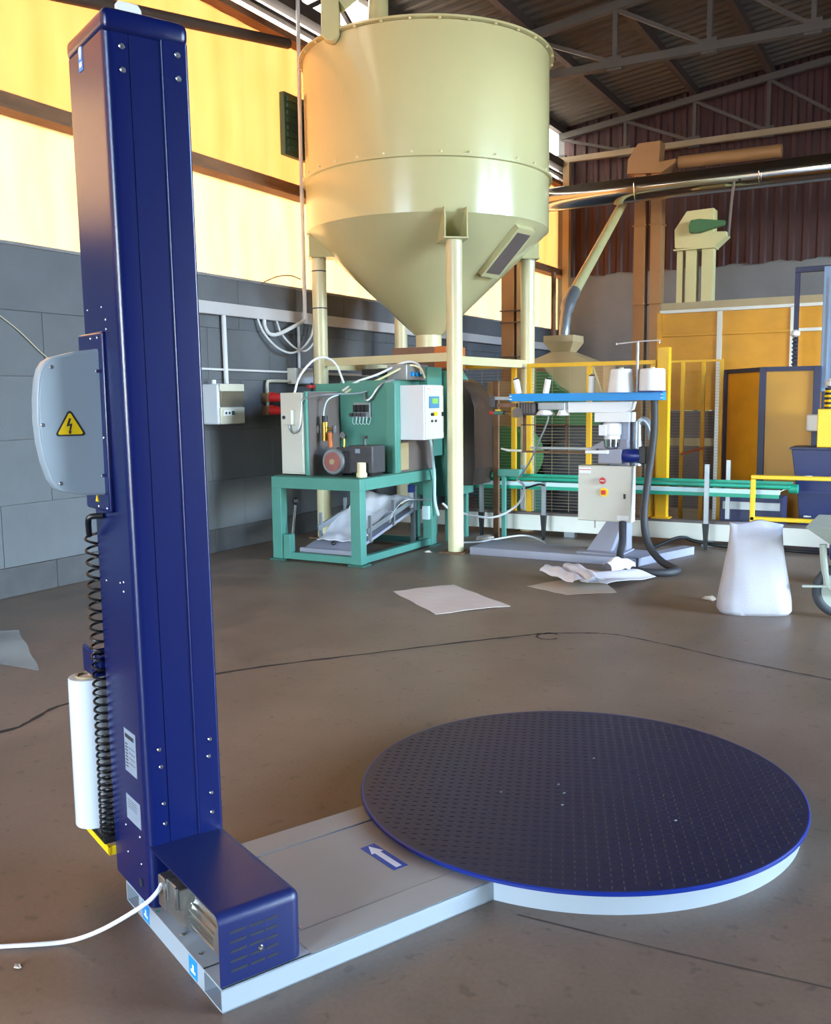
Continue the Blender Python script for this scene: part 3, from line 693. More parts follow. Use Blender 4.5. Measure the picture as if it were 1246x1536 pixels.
# inspection hatch on the cone, facing right
ha = R(-10); hd = Vector((math.cos(ha), math.sin(ha), 0)); hn = Vector((-hd.y, hd.x, 0))
def hp(r, v, o=0.0):
    zc = 2.27 + (r-0.165)/(SR-0.165)*1.09
    nn = Vector((hd.x*0.68, hd.y*0.68, -0.73)); return SC + hd*r + hn*v + Vector((0, 0, zc)) + nn*o
for nm, r0_, r1_, v0, v1, o0, o1, mm in (('hatch', 0.80, 1.27, -0.16, 0.16, -0.01, 0.05, 'cream'), ('hatch_glass', 0.84, 1.23, -0.12, 0.12, 0.045, 0.054, 'brownpanel')):
    MB().add([hp(r0_, v0, o0), hp(r1_, v0, o0), hp(r1_, v1, o0), hp(r0_, v1, o0), hp(r0_, v0, o1), hp(r1_, v0, o1), hp(r1_, v1, o1), hp(r0_, v1, o1)],
             [(3, 2, 1, 0), (4, 5, 6, 7), (0, 1, 5, 4), (1, 2, 6, 5), (2, 3, 7, 6), (3, 0, 4, 7)]).build(nm, mm, si)
# round-ended cream casing of the elevator dropping onto the silo rim
ch = thing('elevator_casing', 'cream round-ended belt casing hanging in front of the silo rim', 'casing', (-5.47, 8.35, 5.05))
dv = Vector((0.90, 0.44, 0)); nv = Vector((0.44, -0.90, 0)); cc = Vector((-5.43, 8.12, 0))
sh = [(-0.088, 6.05), (-0.088, 5.13)] + [(0.0-0.088*math.cos(R(180*k/12)), 5.13-0.088*math.sin(R(180*k/12))) for k in range(1, 12)] + [(0.088, 5.13), (0.088, 6.05)]
MB().add([cc+dv*u+Vector((0, 0, z)) for u, z in sh]+[cc+dv*u-nv*0.13+Vector((0, 0, z)) for u, z in sh],
         [list(range(len(sh)))[::-1], list(range(len(sh), 2*len(sh)))]+[[i, (i+1) % len(sh), len(sh)+(i+1) % len(sh), len(sh)+i] for i in range(len(sh))]).build('casing', 'cream', ch, bevel=0.008)
MB().cyl(cc+Vector((0.3, 0.42, 5.20)), cc+Vector((0.3, 0.42, 6.4)), 0.10, 20).build('feed_pipe', 'cream', ch)
MB().bar(cc+dv*0.08-nv*0.06+Vector((0, 0, 5.40)), cc+Vector((0.3, 0.42, 5.75)), 0.10, 0.16).build('spout', 'cream', ch)
# brown and orange gate box under the outlet
gb = thing('outlet_box', 'dusty brown and orange gate box right under the silo outlet', 'box', (-5.2, 9.45, 1.88))
MB().box(-5.46, -4.93, 9.28, 9.75, 1.885, 2.12).build('body', 'brownbox', gb, bevel=0.006)
MB().box(-4.93, -4.78, 9.28, 9.75, 1.885, 2.12).build('end_cover', 'orange', gb, bevel=0.006)
MB().box(-5.49, -4.76, 9.25, 9.78, 1.868, 1.886).build('flange', 'brownbox', gb)

# ================================================================== services on the left wall
XW = XL
tk = thing('cable_trunking', 'long grey cable trunking fixed along the dark block wall', 'trunking', (XW, 8, 2.42))
MB().box(XW, XW+0.06, 6.55, YB-0.2, 2.42, 2.545).build('channel', 'trunk', tk, bevel=0.003, seg=1)
MB().box(XW+0.06, XW+0.066, 6.55, YB-0.2, 2.425, 2.54).build('lid', 'trunk', tk)
def pipe(name, pts, r, m, label, cat='pipe', n=10, sm=8):
    return tag(MB().tube(spline(pts, sm) if sm else pts, r, n).build(name, m), label, cat)
pipe('conduit', [(XW+0.04, 7.63, 2.42), (XW+0.04, 7.64, 1.73)], 0.024, 'conduit', 'thick white conduit dropping from the trunking to the fuse board', sm=0)
pipe('conduit', [(XW+0.025, 6.7, 1.876), (XW+0.025, 7.3, 1.875), (XW+0.025, 8.72, 1.868)], 0.012, 'conduit', 'thin pale horizontal conduit passing behind the fuse board conduit', sm=0)
pipe('conduit', [(XW+0.035, 8.92, 2.42), (XW+0.035, 8.92, 1.92)], 0.015, 'conduit', 'short white vertical conduit above the grey junction box', sm=0)
pipe('conduit', [(XW+0.03, 9.1, 1.86), (XW+0.03, 13.0, 1.86)], 0.016, 'conduit', 'pale horizontal conduit leaving the junction box behind the silo leg', sm=0)
pipe('flexible_hose', [(XW+0.05, 8.17, 2.42), (XW+0.07, 8.25, 2.27), (XW+0.10, 8.45, 2.12), (XW+0.12, 8.70, 2.08), (XW+0.13, 8.95, 2.20), (XW+0.14, 9.07, 2.40), (XW+0.15, 9.10, 2.9)], 0.012, 'conduit', 'white hose in the widest droop under the trunking')
pipe('flexible_hose', [(XW+0.05, 8.50, 2.42), (XW+0.07, 8.56, 2.28), (XW+0.10, 8.73, 2.15), (XW+0.12, 8.93, 2.11), (XW+0.16, 9.08, 2.25), (XW+0.18, 9.13, 2.5), (XW+0.18, 9.13, 2.9)], 0.011, 'conduit', 'white hose in the smaller droop under the trunking')
pipe('rigid_conduit', [(XW+0.05, 8.28, 2.42), (XW+0.05, 8.29, 2.34), (XW+0.06, 8.36, 2.27), (XW+0.08, 8.50, 2.28), (XW+0.12, 8.80, 2.40), (XW+0.13, 8.88, 2.44), (XW+0.13, 8.92, 2.55), (XW+0.13, 8.92, 3.3), (XW+0.13, 8.92, 4.6), (XW+0.14, 8.92, 6.1)], 0.022, 'conduit', 'tall white conduit bending up from the trunking past the silo to the roof', sm=6)
pipe('cable', [(XW+0.012, 4.0, 2.75), (XW+0.012, 5.02, 2.23), (XW+0.012, 5.46, 1.91), (XW+0.012, 6.2, 1.45)], 0.005, 'string', 'thin pale cable slanting down the wall behind the grey control housing', sm=6)
pipe('cable', [(XW+0.02, 8.3, 2.81), (XW+0.03, 8.55, 2.90), (XW+0.03, 8.8, 2.94), (XW+0.03, 9.0, 2.92)], 0.006, 'rust', 'thin brown cable arching over the top of the block wall')
db = thing('distribution_board', 'cream wall fuse board with smoked window and sockets below', 'fuse board', (XW, 7.5, 1.32))
MB().box(XW, -6.315, 7.31, 7.69, 1.32, 1.725).build('back_box', 'boardgrey', db, bevel=0.018, seg=3)
MB().box(-6.316, -6.290, 7.325, 7.69, 1.65, 1.722).build('top_cover', 'boardcream', db, bevel=0.004)
MB().box(-6.316, -6.298, 7.335, 7.685, 1.495, 1.648).build('smoked_window', 'smokewin', db, bevel=0.004)
MB().box(-6.316, -6.290, 7.325, 7.69, 1.322, 1.490).build('bottom_cover', 'boardcream', db, bevel=0.010, seg=2)
so_ = MB().box(-6.291, -6.283, 7.36, 7.53, 1.405, 1.462).build('socket_plate', 'white', db, bevel=0.002)
for y in (7.39, 7.44): MB().lathe([(0.013, 0), (0.013, 0.003)], (-6.284, y, 1.433), 14, 'x').build('socket_hole', 'ink', so_)
MB().box(-6.284, -6.279, 7.475, 7.515, 1.412, 1.455).build('switch', 'greendark', so_)
MB().cyl((XW+0.10, 7.38, 1.72), (XW+0.10, 7.38, 1.765), 0.022, 14).build('cable_gland', 'conduit', db)
jb = thing('junction_box', 'small grey junction box on the dark wall left of the silo leg', 'junction box', (XW, 8.9, 1.73))
MB().box(XW, XW+0.11, 8.73, 9.08, 1.735, 1.915).build('body', 'cabgrey', jb, bevel=0.006)
MB().box(XW+0.11, XW+0.122, 8.735, 9.075, 1.74, 1.91).build('lid', 'boardgrey', jb, bevel=0.004)
pipe('conduit', [(XW+0.05, 8.73, 1.765), (XW+0.05, 8.36, 1.765), (XW+0.05, 8.31, 1.75), (XW+0.05, 8.30, 1.70), (XW+0.05, 8.30, 1.42)], 0.017, 'boardcream', 'pale conduit turning down from the junction box to the red plugs', sm=5)
for z, lab in ((1.585, 'upper red industrial plug with its socket on the dark wall'), (1.445, 'lower red industrial plug with its socket on the dark wall')):
    rp_ = thing('industrial_plug', lab, 'plug', (XW+0.05, 8.32, z), group='red industrial plugs')
    MB().box(XW+0.0, XW+0.09, 8.25, 8.30, z-0.05, z+0.05).build('socket_base', 'tan', rp_, bevel=0.004)
    MB().tube([(XW+0.05, 8.285, z), (XW+0.08, 8.31, z), (XW+0.14, 8.37, z-0.002), (XW+0.20, 8.43, z-0.012), (XW+0.23, 8.46, z-0.02)], [0.045, 0.050, 0.045, 0.028, 0.018], 14).build('plug_body', 'red', rp_)
    MB().box(XW+0.05, XW+0.13, 8.29, 8.36, z+0.038, z+0.056).build('flap', 'red', rp_, bevel=0.004)
    MB().tube(spline([(XW+0.22, 8.45, z-0.018), (XW+0.32, 8.5, z-0.03), (XW+0.6, 8.35, z+0.02), (-5.62, 7.95, z+0.01)], 6), 0.012, 8).build('plug_lead', 'conduit', rp_)
rv = thing('gas_valve', 'red valve pair on a black pipe in front of the left silo leg', 'valve', (-6.2, 8.95, 1.6))
MB().cyl((XW+0.02, 8.95, 1.56), (-5.9, 8.9, 1.56), 0.016, 10).build('pipe', 'black', rv)
for z in (1.62, 1.70): MB().lathe([(0.02, -0.02), (0.055, -0.015), (0.055, 0.015), (0.02, 0.02)], (-6.12, 8.64, z), 18).build('handwheel', 'red', rv)
MB().cyl((-6.12, 8.64, 1.54), (-6.12, 8.64, 1.74), 0.014, 10).build('stem', 'black', rv)
MB().cyl((-6.12, 8.64, 1.56), (-6.12, 8.93, 1.56), 0.014, 10).build('pipe', 'black', rv)

# ================================================================== green packing machine on its bench
pm = thing('packing_machine', 'sea green bench packing machine with control cabinets in front of the silo', 'machine', (-5.19, 8.08, 0))
bx0, bx1, by0, by1, bz = -5.70, -4.68, 7.33, 8.83, 0.82
for x0, x1 in ((bx0, bx0+0.11), (bx1-0.11, bx1)):
    for y0, y1 in ((by0, by0+0.10), (by1-0.10, by1)):
        MB().box(x0, x1, y0, y1, 0.02, bz-0.11).build('leg', 'greenmach', pm, bevel=0.004)
        MB().box(x0-0.03, x1+0.03, y0-0.02, y1+0.03, 0, 0.02).build('foot_plate', 'greendark', pm)
for a in ((bx0, bx1, by0, by0+0.10), (bx0, bx1, by1-0.10, by1), (bx0, bx0+0.10, by0+0.1, by1-0.1), (bx1-0.10, bx1, by0+0.1, by1-0.1)):
    MB().box(*a, bz-0.11, bz).build('top_rail', 'greenmach', pm, bevel=0.003)
for a in ((bx0+0.11, bx1-0.11, by0+0.02, by0+0.08), (bx0+0.11, bx1-0.11, by1-0.08, by1-0.02), (bx1-0.08, bx1-0.02, by0+0.1, by1-0.1)):
    MB().box(*a, 0.02, 0.085).build('low_rail', 'greenmach', pm)
MB().box(-5.58, -5.50, by0+0.01, by0+0.09, 0.03, 0.26).build('stub_post', 'greenmach', pm, bevel=0.003)
MB().box(bx0+0.02, bx1-0.02, by0+0.02, by1-0.02, bz, bz+0.012).build('bench_plate', 'greendark', pm)
zt = bz+0.012
pn_ = MB().box(-5.62, -4.66, 8.00, 8.06, zt, 1.715).build('back_panel', 'greenmach', pm, bevel=0.004)
MB().box(-4.76, -4.66, 7.955, 8.00, zt, 1.715).build('edge_channel', 'greenmach', pm, bevel=0.006)
MB().box(-5.36, -4.80, 8.06, 8.70, 1.60, 1.74).build('top_housing', 'greenmach', pm, bevel=0.006)
MB().box(-5.30, -4.70, 8.70, 9.02, 0.95, 1.88).build('rear_housing', 'greenmach', pm, bevel=0.006)
MB().box(-5.25, -4.95, 8.30, 8.72, 1.80, 1.86).build('black_tray', 'black', pm)
MB().box(-4.95, -4.72, 8.30, 8.75, 1.74, 1.90).build('actuator', 'galv', pm, bevel=0.010)
for i in range(3): MB().lathe([(0.022, 0), (0.022, 0.05)], (-4.75, 8.40+i*0.09, 1.80), 12, 'x').build('blue_fitting', 'skyblue', pm)
# grey cabinet on the left with its darker side
cbx = MB().box(-5.63, -5.36, 7.42, 7.97, zt+0.01, 1.625).build('switch_cabinet', 'cabgrey', pm, bevel=0.005)
MB().box(-5.62, -5.37, 7.408, 7.42, zt+0.03, 1.615).build('cabinet_door', 'cabgrey', cbx, bevel=0.004)
MB().box(-5.355, -5.325, 7.42, 7.97, zt, 1.635).build('green_edge', 'greenmach', pm, bevel=0.004)
MB().box(-5.325, -5.318, 7.45, 7.97, zt, 1.63).build('inner_plate', 'brownpanel', pm)
sb_ = MB().box(-5.56, -5.45, 7.345, 7.408, 1.32, 1.46).build('switch_box', 'cabgrey', cbx, bevel=0.005)
MB().lathe([(0.018, 7.338), (0.018, 7.346)], (-5.535, 0, 1.39), 14, 'y').build('knob', 'ink', sb_)
def cable_of(parent, name, pts, r, m, sm=7): return MB().tube(spline(pts, sm), r, 8).build(name, m, parent)
cable_of(pm, 'loop_cable', [(-5.50, 7.38, 1.32), (-5.49, 7.37, 1.27), (-5.44, 7.37, 1.24), (-5.38, 7.38, 1.30), (-5.365, 7.39, 1.45), (-5.34, 7.40, 1.56), (-5.20, 7.55, 1.60), (-5.05, 7.85, 1.61), (-4.98, 7.96, 1.63)], 0.008, 'galv')
cable_of(pm, 'air_hose', [(-5.02, 7.97, 1.62), (-4.98, 7.93, 1.55), (-4.93, 7.94, 1.56), (-4.86, 7.97, 1.66), (-4.80, 8.02, 1.72), (-4.75, 8.1, 1.74)], 0.013, 'galv')
cable_of(pm, 'air_hose', [(-5.56, 7.55, 1.61), (-5.54, 7.62, 1.78), (-5.48, 7.75, 1.93), (-5.40, 7.85, 1.97), (-5.32, 7.93, 1.90), (-5.29, 8.02, 1.72)], 0.012, 'conduit')
cable_of(pm, 'air_hose', [(-5.28, 7.98, 1.64), (-5.15, 8.05, 1.73), (-5.0, 8.2, 1.80), (-4.8, 8.4, 1.92), (-4.7, 8.5, 1.90), (-4.66, 8.5, 1.80)], 0.012, 'conduit')
cable_of(pm, 'air_hose', [(-5.25, 7.98, 1.62), (-5.12, 8.05, 1.70), (-4.98, 8.15, 1.74), (-4.75, 8.35, 1.88), (-4.66, 8.47, 1.86), (-4.62, 8.5, 1.76)], 0.011, 'cream2')
cable_of(pm, 'clear_tube', [(-5.24, 7.62, 1.30), (-5.25, 7.6, 1.42), (-5.20, 7.6, 1.55), (-5.12, 7.7, 1.61)], 0.007, 'rail_pale')
# valve bank on the panel
vb = MB().box(-5.14, -4.95, 7.965, 8.0, 1.37, 1.52).build('valve_bank', 'galv', pm, bevel=0.003)
for i in range(4):
    MB().box(-5.13+i*0.045, -5.10+i*0.045, 7.93, 7.966, 1.43, 1.50).build('valve', 'black', vb, bevel=0.003)
    MB().box(-5.18+i*0.05, -5.15+i*0.05, 7.935, 7.97, 1.385, 1.42).build('valve', 'pump', vb, bevel=0.003)
for i in range(5): MB().tube(spline([(-5.14+i*0.04, 7.95, 1.39), (-5.14+i*0.04, 7.94, 1.33), (-5.11+i*0.04, 7.94, 1.31), (-5.09+i*0.04, 7.95, 1.38)], 5), 0.003, 6).build('thin_tube', 'rail_pale', vb)
# regulator and gauge
rg = MB().cyl((-5.24, 7.60, 1.16), (-5.24, 7.60, 1.34), 0.035, 16).build('air_regulator', 'brass', pm)
MB().cyl((-5.24, 7.60, 1.34), (-5.24, 7.60, 1.40), 0.028, 14).build('regulator_cap', 'black', rg)
MB().cyl((-5.36, 7.60, 1.27), (-5.12, 7.60, 1.27), 0.016, 12).build('regulator_pipe', 'brass', rg)
MB().cyl((-5.17, 7.585, 1.10), (-5.17, 7.585, 1.24), 0.024, 12).build('regulator_bowl', 'orange', rg)
for x in (-5.32, -5.28, -5.13): MB().cyl((x, 7.60, 1.235), (x, 7.60, 1.305), 0.022, 8).build('brass_nut', 'pump', rg)
MB().cyl((-5.02, 7.60, 1.10), (-5.02, 7.60, 1.21), 0.010, 8).build('gauge_stem', 'brass', rg)
gg = MB().lathe([(0.030, 7.60), (0.034, 7.595), (0.034, 7.575), (0.030, 7.572)], (-5.02, 0, 1.215), 22, 'y').build('pressure_gauge', 'chrome', rg)
# control cabinet at the right end
cc_ = MB().box(-4.68, -4.40, 8.06, 8.46, 1.155, 1.685).build('control_cabinet', 'cabwhite', pm, bevel=0.006)
dr = MB().box(-4.40, -4.388, 8.07, 8.455, 1.16, 1.68).build('cabinet_door', 'cabgrey', cc_, bevel=0.004)
MB().box(-4.388, -4.378, 8.145, 8.345, 1.46, 1.575).build('display_frame', 'lcdframe', cc_, bevel=0.003)
MB().box(-4.379, -4.375, 8.19, 8.31, 1.505, 1.555).build('lcd_screen', 'lcd', cc_)
MB().lathe([(0.016, -4.388), (0.016, -4.372)], (0, 8.195, 1.40), 14, 'x').build('push_button', 'black', cc_)
MB().lathe([(0.016, -4.388), (0.016, -4.372)], (0, 8.265, 1.405), 14, 'x').build('push_button', 'yellow2', cc_)
MB().box(-4.379, -4.376, 8.235, 8.30, 1.385, 1.425).build('yellow_label', 'yellow2', cc_)
for y in (8.195, 8.275): MB().lathe([(0.013, -4.388), (0.013, -4.374)], (0, y, 1.335), 12, 'x').build('push_button', 'pump', cc_)
MB().box(-4.388, -4.380, 8.405, 8.435, 1.38, 1.42).build('latch', 'black', cc_)
MB().box(-4.388, -4.385, 8.09, 8.17, 1.635, 1.672).build('white_label', 'white', cc_)
MB().box(-4.388, -4.386, 8.37, 8.44, 1.175, 1.215).build('white_label', 'white', cc_)
MB().box(-4.3853, -4.3845, 8.095, 8.165, 1.642, 1.648).build('red_print', 'red', cc_)
MB().box(-4.72, -4.69, 8.08, 8.80, zt, 1.16).build('side_panel', 'brownpanel', pm, bevel=0.003)
MB().box(-4.69, -4.687, 8.10, 8.26, zt+0.02, 1.12).build('data_plate', 'beige', pm)
MB().box(-4.80, -4.72, 8.06, 8.80, zt, 1.66).build('inner_body', 'brownpanel', pm)
cable_of(pm, 'drop_hose', [(-4.52, 8.40, 1.16), (-4.55, 8.5, 1.05), (-4.60, 8.62, 0.90), (-4.64, 8.72, 0.72), (-4.65, 8.74, 0.50), (-4.62, 8.76, 0.33)], 0.015, 'rail_pale')
fu = MB().cyl((-4.86, 8.60, 0.42), (-4.86, 8.60, 0.60), 0.028, 14).build('air_filter', 'white', pm)
MB().cyl((-4.86, 8.60, 0.58), (-4.86, 8.60, 0.66), 0.032, 14).build('filter_cap', 'stickerblue', fu)
MB().cyl((-4.86, 8.60, 0.36), (-4.86, 8.60, 0.42), 0.015, 10).build('filter_drain', 'galv', fu)
MB().cyl((-4.86, 8.60, 0.50), (-4.70, 8.72, 0.50), 0.010, 8).build('filter_pipe', 'galv', fu)
MB().bar((bx1-0.09, by1-0.10, 0.36), (bx1-0.02, by1-0.10, 0.36), 0.10, 0.14).build('clamp_plate', 'rail_pale', pm)
# pump standing on the bench
vp_ = thing('vacuum_pump', 'charcoal vacuum pump with a dusty red fan on the green bench', 'pump', (-4.95, 7.6, zt))
MB().box(-4.93, -4.66, 7.53, 7.76, zt+0.03, 1.12).build('body', 'pump', vp_, bevel=0.012, seg=2)
MB().lathe([(0.115, 7.50), (0.125, 7.51), (0.125, 7.60), (0.10, 7.66)], (-5.09, 0, 0.965), 30, 'y').build('fan_cowl', 'galv', vp_)
MB().lathe([(0.092, 7.488), (0.092, 7.502)], (-5.09, 0, 0.965), 30, 'y').build('fan_grille', 'pinkfan', vp_)
MB().lathe([(0.026, 7.478), (0.026, 7.490)], (-5.09, 0, 0.965), 16, 'y').build('fan_hub', 'beige', vp_)
MB().box(-5.13, -4.90, 7.54, 7.74, zt+0.02, 1.06).build('motor_body', 'pump', vp_, bevel=0.02, seg=3)
for i in range(7): MB().box(-5.0+i*0.016, -4.993+i*0.016, 7.525, 7.745, zt+0.03, 1.065).build('cooling_fin', 'pump', vp_)
MB().box(-4.85, -4.80, 7.525, 7.532, 1.05, 1.09).build('rating_plate', 'stickergrey', vp_)
MB().tube(spline([(-4.80, 7.62, 1.12), (-4.80, 7.62, 1.19), (-4.76, 7.62, 1.20)], 5), 0.012, 8).build('elbow', 'pump', vp_)
MB().box(-5.10, -4.93, 7.58, 7.68, 1.055, 1.10).build('manifold', 'pump', vp_, bevel=0.008)
for x in (-5.05, -4.72): MB().box(x-0.04, x+0.04, 7.54, 7.74, zt, zt+0.03).build('foot', 'black', vp_)
cu_ = thing('plastic_cup', 'cream plastic pipe stub standing on the green bench beside the pump', 'cup', (-4.74, 7.46, zt))
MB().lathe([(0.050, 0.0), (0.052, 0.03), (0.042, 0.05), (0.042, 0.135), (0.037, 0.135), (0.037, 0.01)], (0, 0, 0), 24).build('cup', 'cream2', cu_, **W)
# sloping bag tray under the bench, with cloth bags on it
tyv = thing('bag_tray', 'grey sloping bag tray with guard posts under the green bench', 'tray', (-5.2, 8.1, 0.09))
A0, A1 = 7.45, 8.70
def tz(y): return 0.12 + 0.30*(y-A0)/(A1-A0)
MB().add([(-5.42, A0, tz(A0)-0.03), (-4.85, A0, tz(A0)-0.03), (-4.85, A1, tz(A1)-0.03), (-5.42, A1, tz(A1)-0.03), (-5.42, A0, tz(A0)), (-4.85, A0, tz(A0)), (-4.85, A1, tz(A1)), (-5.42, A1, tz(A1))],
         [(3, 2, 1, 0), (4, 5, 6, 7), (0, 1, 5, 4), (1, 2, 6, 5), (2, 3, 7, 6), (3, 0, 4, 7)]).build('tray_plate', 'lilac', tyv)
MB().box(-5.45, -4.82, A0-0.02, A0+0.02, 0.085, 0.125).build('front_lip', 'lilac', tyv)
for x in (-5.42, -4.84):
    MB().bar((x, A0+0.25, tz(A0+0.25)+0.10), (x, A1, tz(A1)+0.10), 0.015, 0.05).build('guard_rail', 'galv', tyv)
    for y in (A0+0.30, A0+0.75, A1-0.05): MB().box(x-0.016, x+0.016, y-0.012, y+0.012, tz(y)-0.02, tz(y)+0.24).build('guard_post', 'galv', tyv)
for x in (-5.40, -4.87): MB().box(x-0.02, x+0.02, A1-0.06, A1-0.02, 0.0, tz(A1)-0.03).build('prop', 'galv', tyv)
for x in (-5.40, -4.87): MB().box(x-0.02, x+0.02, A0, A0+0.04, 0.0, tz(A0)-0.03).build('prop', 'galv', tyv)
MB().lathe([(0.012, 0), (0.024, 0.012), (0.024, 0.025), (0.010, 0.035)], (-5.15, A0+0.12, tz(A0+0.12)), 14).build('knob', 'black', tyv)
lv = thing('lever_rod', 'thin steel lever with a black ball knob inside the green bench legs', 'lever', (-5.50, 7.55, 0.26))
MB().cyl((-5.51, 7.40, 0.26), (-5.51, 7.46, 0.56), 0.012, 10).build('rod', 'chrome', lv)
MB().lathe([(0.006, 0.53), (0.024, 0.545), (0.032, 0.57), (0.024, 0.595), (0.006, 0.605)], (-5.51, 7.46, 0), 16).build('ball_knob', 'black', lv)
def cloth(name, label, x0, x1, y0, y1, zf, seed, m='cloth', cat='cloth', thick=0.006, n=18):
    rnd = random.Random(seed); ph = [rnd.uniform(0, 6) for _ in range(6)]
    mb = MB(); top = []
    for i in range(n+1):
        for j in range(n+1):
            u, v = i/n, j/n
            x = x0+(x1-x0)*u+0.02*math.sin(5*v+ph[0]); y = y0+(y1-y0)*v+0.02*math.sin(6*u+ph[1])
            top.append(Vector((x, y, zf(u, v) + 0.010*math.sin(9*u+ph[2])*math.sin(7*v+ph[3]) + 0.005*math.sin(23*u+11*v+ph[4]))))
    N = (n+1)**2
    mb.v = top + [p-Vector((0, 0, thick)) for p in top]
    id_ = lambda i, j: i*(n+1)+j
    for i in range(n):
        for j in range(n):
            mb.f.append([id_(i, j), id_(i+1, j), id_(i+1, j+1), id_(i, j+1)]); mb.f.append([N+id_(i, j+1), N+id_(i+1, j+1), N+id_(i+1, j), N+id_(i, j)])
    for k in range(n):
        for a, b in ((id_(k, 0), id_(k+1, 0)), (id_(k+1, n), id_(k, n)), (id_(0, k+1), id_(0, k)), (id_(n, k), id_(n, k+1))): mb.f.append([b, a, N+a, N+b])
    return tag(mb.build(name, m, smooth=60), label, cat)
cloth('woven_bag', 'white woven bag lying over the low end of the sloping tray', -5.40, -4.90, 7.62, 8.20, lambda u, v: tz(7.62+0.58*v)+0.03+0.16*max(0, v-0.35), 3, cat='bag')
cloth('woven_bag', 'white woven bag humped over the high end of the sloping tray', -5.34, -4.80, 8.10, 8.66, lambda u, v: tz(8.10+0.56*v)+0.05+0.17*math.sin(2.9*v)**0.7*(1-0.3*u), 5, cat='bag', n=20)

# ================================================================== drum machine behind the front silo leg
dm = thing('weighing_machine', 'sea green and smoked brown rounded machine behind the front silo leg', 'machine', (-4.75, 9.45, 0.45))
pr_ = [(9.08, 0.50), (9.62, 0.50), (9.62, 1.35), (9.58, 1.60), (9.48, 1.78), (9.36, 1.85), (9.08, 1.85)]
MB().prism(pr_, -5.15, -4.62, 'x').build('body', 'greenmach', dm, bevel=0.006)
dsh = [(-4.62, 0.62), (-4.40, 0.62), (-4.375, 0.80), (-4.375, 1.45), (-4.42, 1.60), (-4.52, 1.72), (-4.62, 1.76)]
MB().prism(dsh, 9.14, 9.60, 'y').build('smoked_cover', 'smoked', dm, bevel=0.008)
MB().box(-4.63, -4.585, 9.10, 9.16, 0.55, 1.66).build('orange_post', 'orange', dm)
MB().box(-4.37, -4.31, 9.60, 9.64, 0.0, 1.74).build('orange_post', 'rust', dm)
MB().box(-4.66, -4.58, 9.04, 9.12, 0.5, 0.98).build('green_door', 'greenmach', dm)
for x in (-5.1, -4.70):
    for y in (9.15, 9.56): MB().box(x-0.03, x+0.03, y-0.03, y+0.03, 0.0, 0.5).build('leg', 'greenmach', dm)

# ================================================================== conveyor, kerb beam and yellow mesh fence
kb = MB().box(-5.9, 2.0, 9.93, 10.05, 0.06, 0.235)
kbo = thing('kerb_beam', 'long offwhite box beam carrying the yellow mesh fence', 'beam', (-4, 9.99, 0))
kb.build('beam', 'offwhite', kbo, bevel=0.004)
MB().box(-5.9, 2.0, 9.94, 10.06, 0.235, 0.262).build('dark_cap', 'brownpanel', kbo)
for x in (-5.5, -3.6, -2.1, -0.6, 1.2): MB().box(x-0.06, x+0.06, 9.94, 10.04, 0, 0.06).build('foot', 'galv', kbo)
cvy = thing('belt_conveyor', 'long low conveyor with emerald green belt and pale side rail', 'conveyor', (-3, 9.8, 0))
MB().box(-4.95, -1.28, 9.72, 9.90, 0.645, 0.675).build('belt', 'belt', cvy, bevel=0.008)
MB().box(-4.95, -1.28, 9.895, 9.905, 0.62, 0.70).build('back_guide', 'belt', cvy)
MB().box(-4.95, -1.37, 9.69, 9.715, 0.585, 0.630).build('side_rail', 'rail_pale', cvy, bevel=0.003)
MB().box(-4.95, -1.38, 9.692, 9.72, 0.548, 0.585).build('lower_rail', 'belt', cvy)
MB().lathe([(0.045, -1.30), (0.045, -1.22)], (0, 9.80, 0.64), 18, 'x').build('end_roller', 'belt', cvy)
for x, zt_ in ((-4.55, 0.60), (-3.80, 0.63), (-2.06, 0.87)):
    q = MB().box(x-0.022, x+0.022, 9.665, 9.692, 0.27, zt_).build('support_post', 'galv', cvy)
    MB().prism([(x-0.035, 0.27), (x+0.030, 0.27), (x+0.012, 0.0), (x-0.012, 0.0)], 9.66, 9.70, 'y').build('black_foot', 'black', q)
for x, zt_ in ((-1.90, 0.90), (-4.15, 0.80), (-3.20, 0.66)): MB().box(x-0.02, x+0.02, 9.906, 9.928, 0.30, zt_).build('support_post', 'galv', cvy)
cable_of(cvy, 'cable_tie', [(-3.78, 9.66, 0.60), (-3.85, 9.655, 0.61), (-3.95, 9.655, 0.58), (-4.05, 9.66, 0.55)], 0.010, 'black')
cj = thing('conveyor_infeed', 'pale sea green flat bar and leg beside the smoked machine', 'bar', (-4.4, 9.5, 0))
MB().box(-4.28, -4.02, 9.52, 9.60, 0.70, 0.775).build('bar', 'greenmach', cj, bevel=0.004)
MB().box(-4.24, -4.20, 9.54, 9.58, 0.0, 0.70).build('leg', 'greenmach', cj)
fy = 10.02
def fence(name, label, x0, x1, z1, posts):
    f = thing(name, label, 'fence', ((x0+x1)/2, fy, 0.26), group='yellow mesh fence panels')
    MB().box(x0, x1, fy-0.02, fy+0.02, z1-0.045, z1).build('top_bar', 'yellow', f, bevel=0.003)
    for x in posts: MB().box(x-0.028, x+0.028, fy-0.02, fy+0.02, 0.262, z1-0.045).build('post', 'yellow', f, bevel=0.003)
    m = MB(); z = 0.30
    while z < z1-0.05: m.bar((x0, fy, z), (x1, fy, z), 0.003, 0.003); z += 0.035
    x = x0+0.1
    while x < x1: m.bar((x, fy+0.004, 0.27), (x, fy+0.004, z1-0.04), 0.003, 0.003); x += 0.20
    o = m.build('wire_mesh', 'beige', f, smooth=None); o['kind'] = 'stuff'
fence('mesh_fence', 'yellow framed mesh fence panel left of the sewing stand, by the round machine', -5.0, -4.27, 1.94, (-4.97, -4.298))
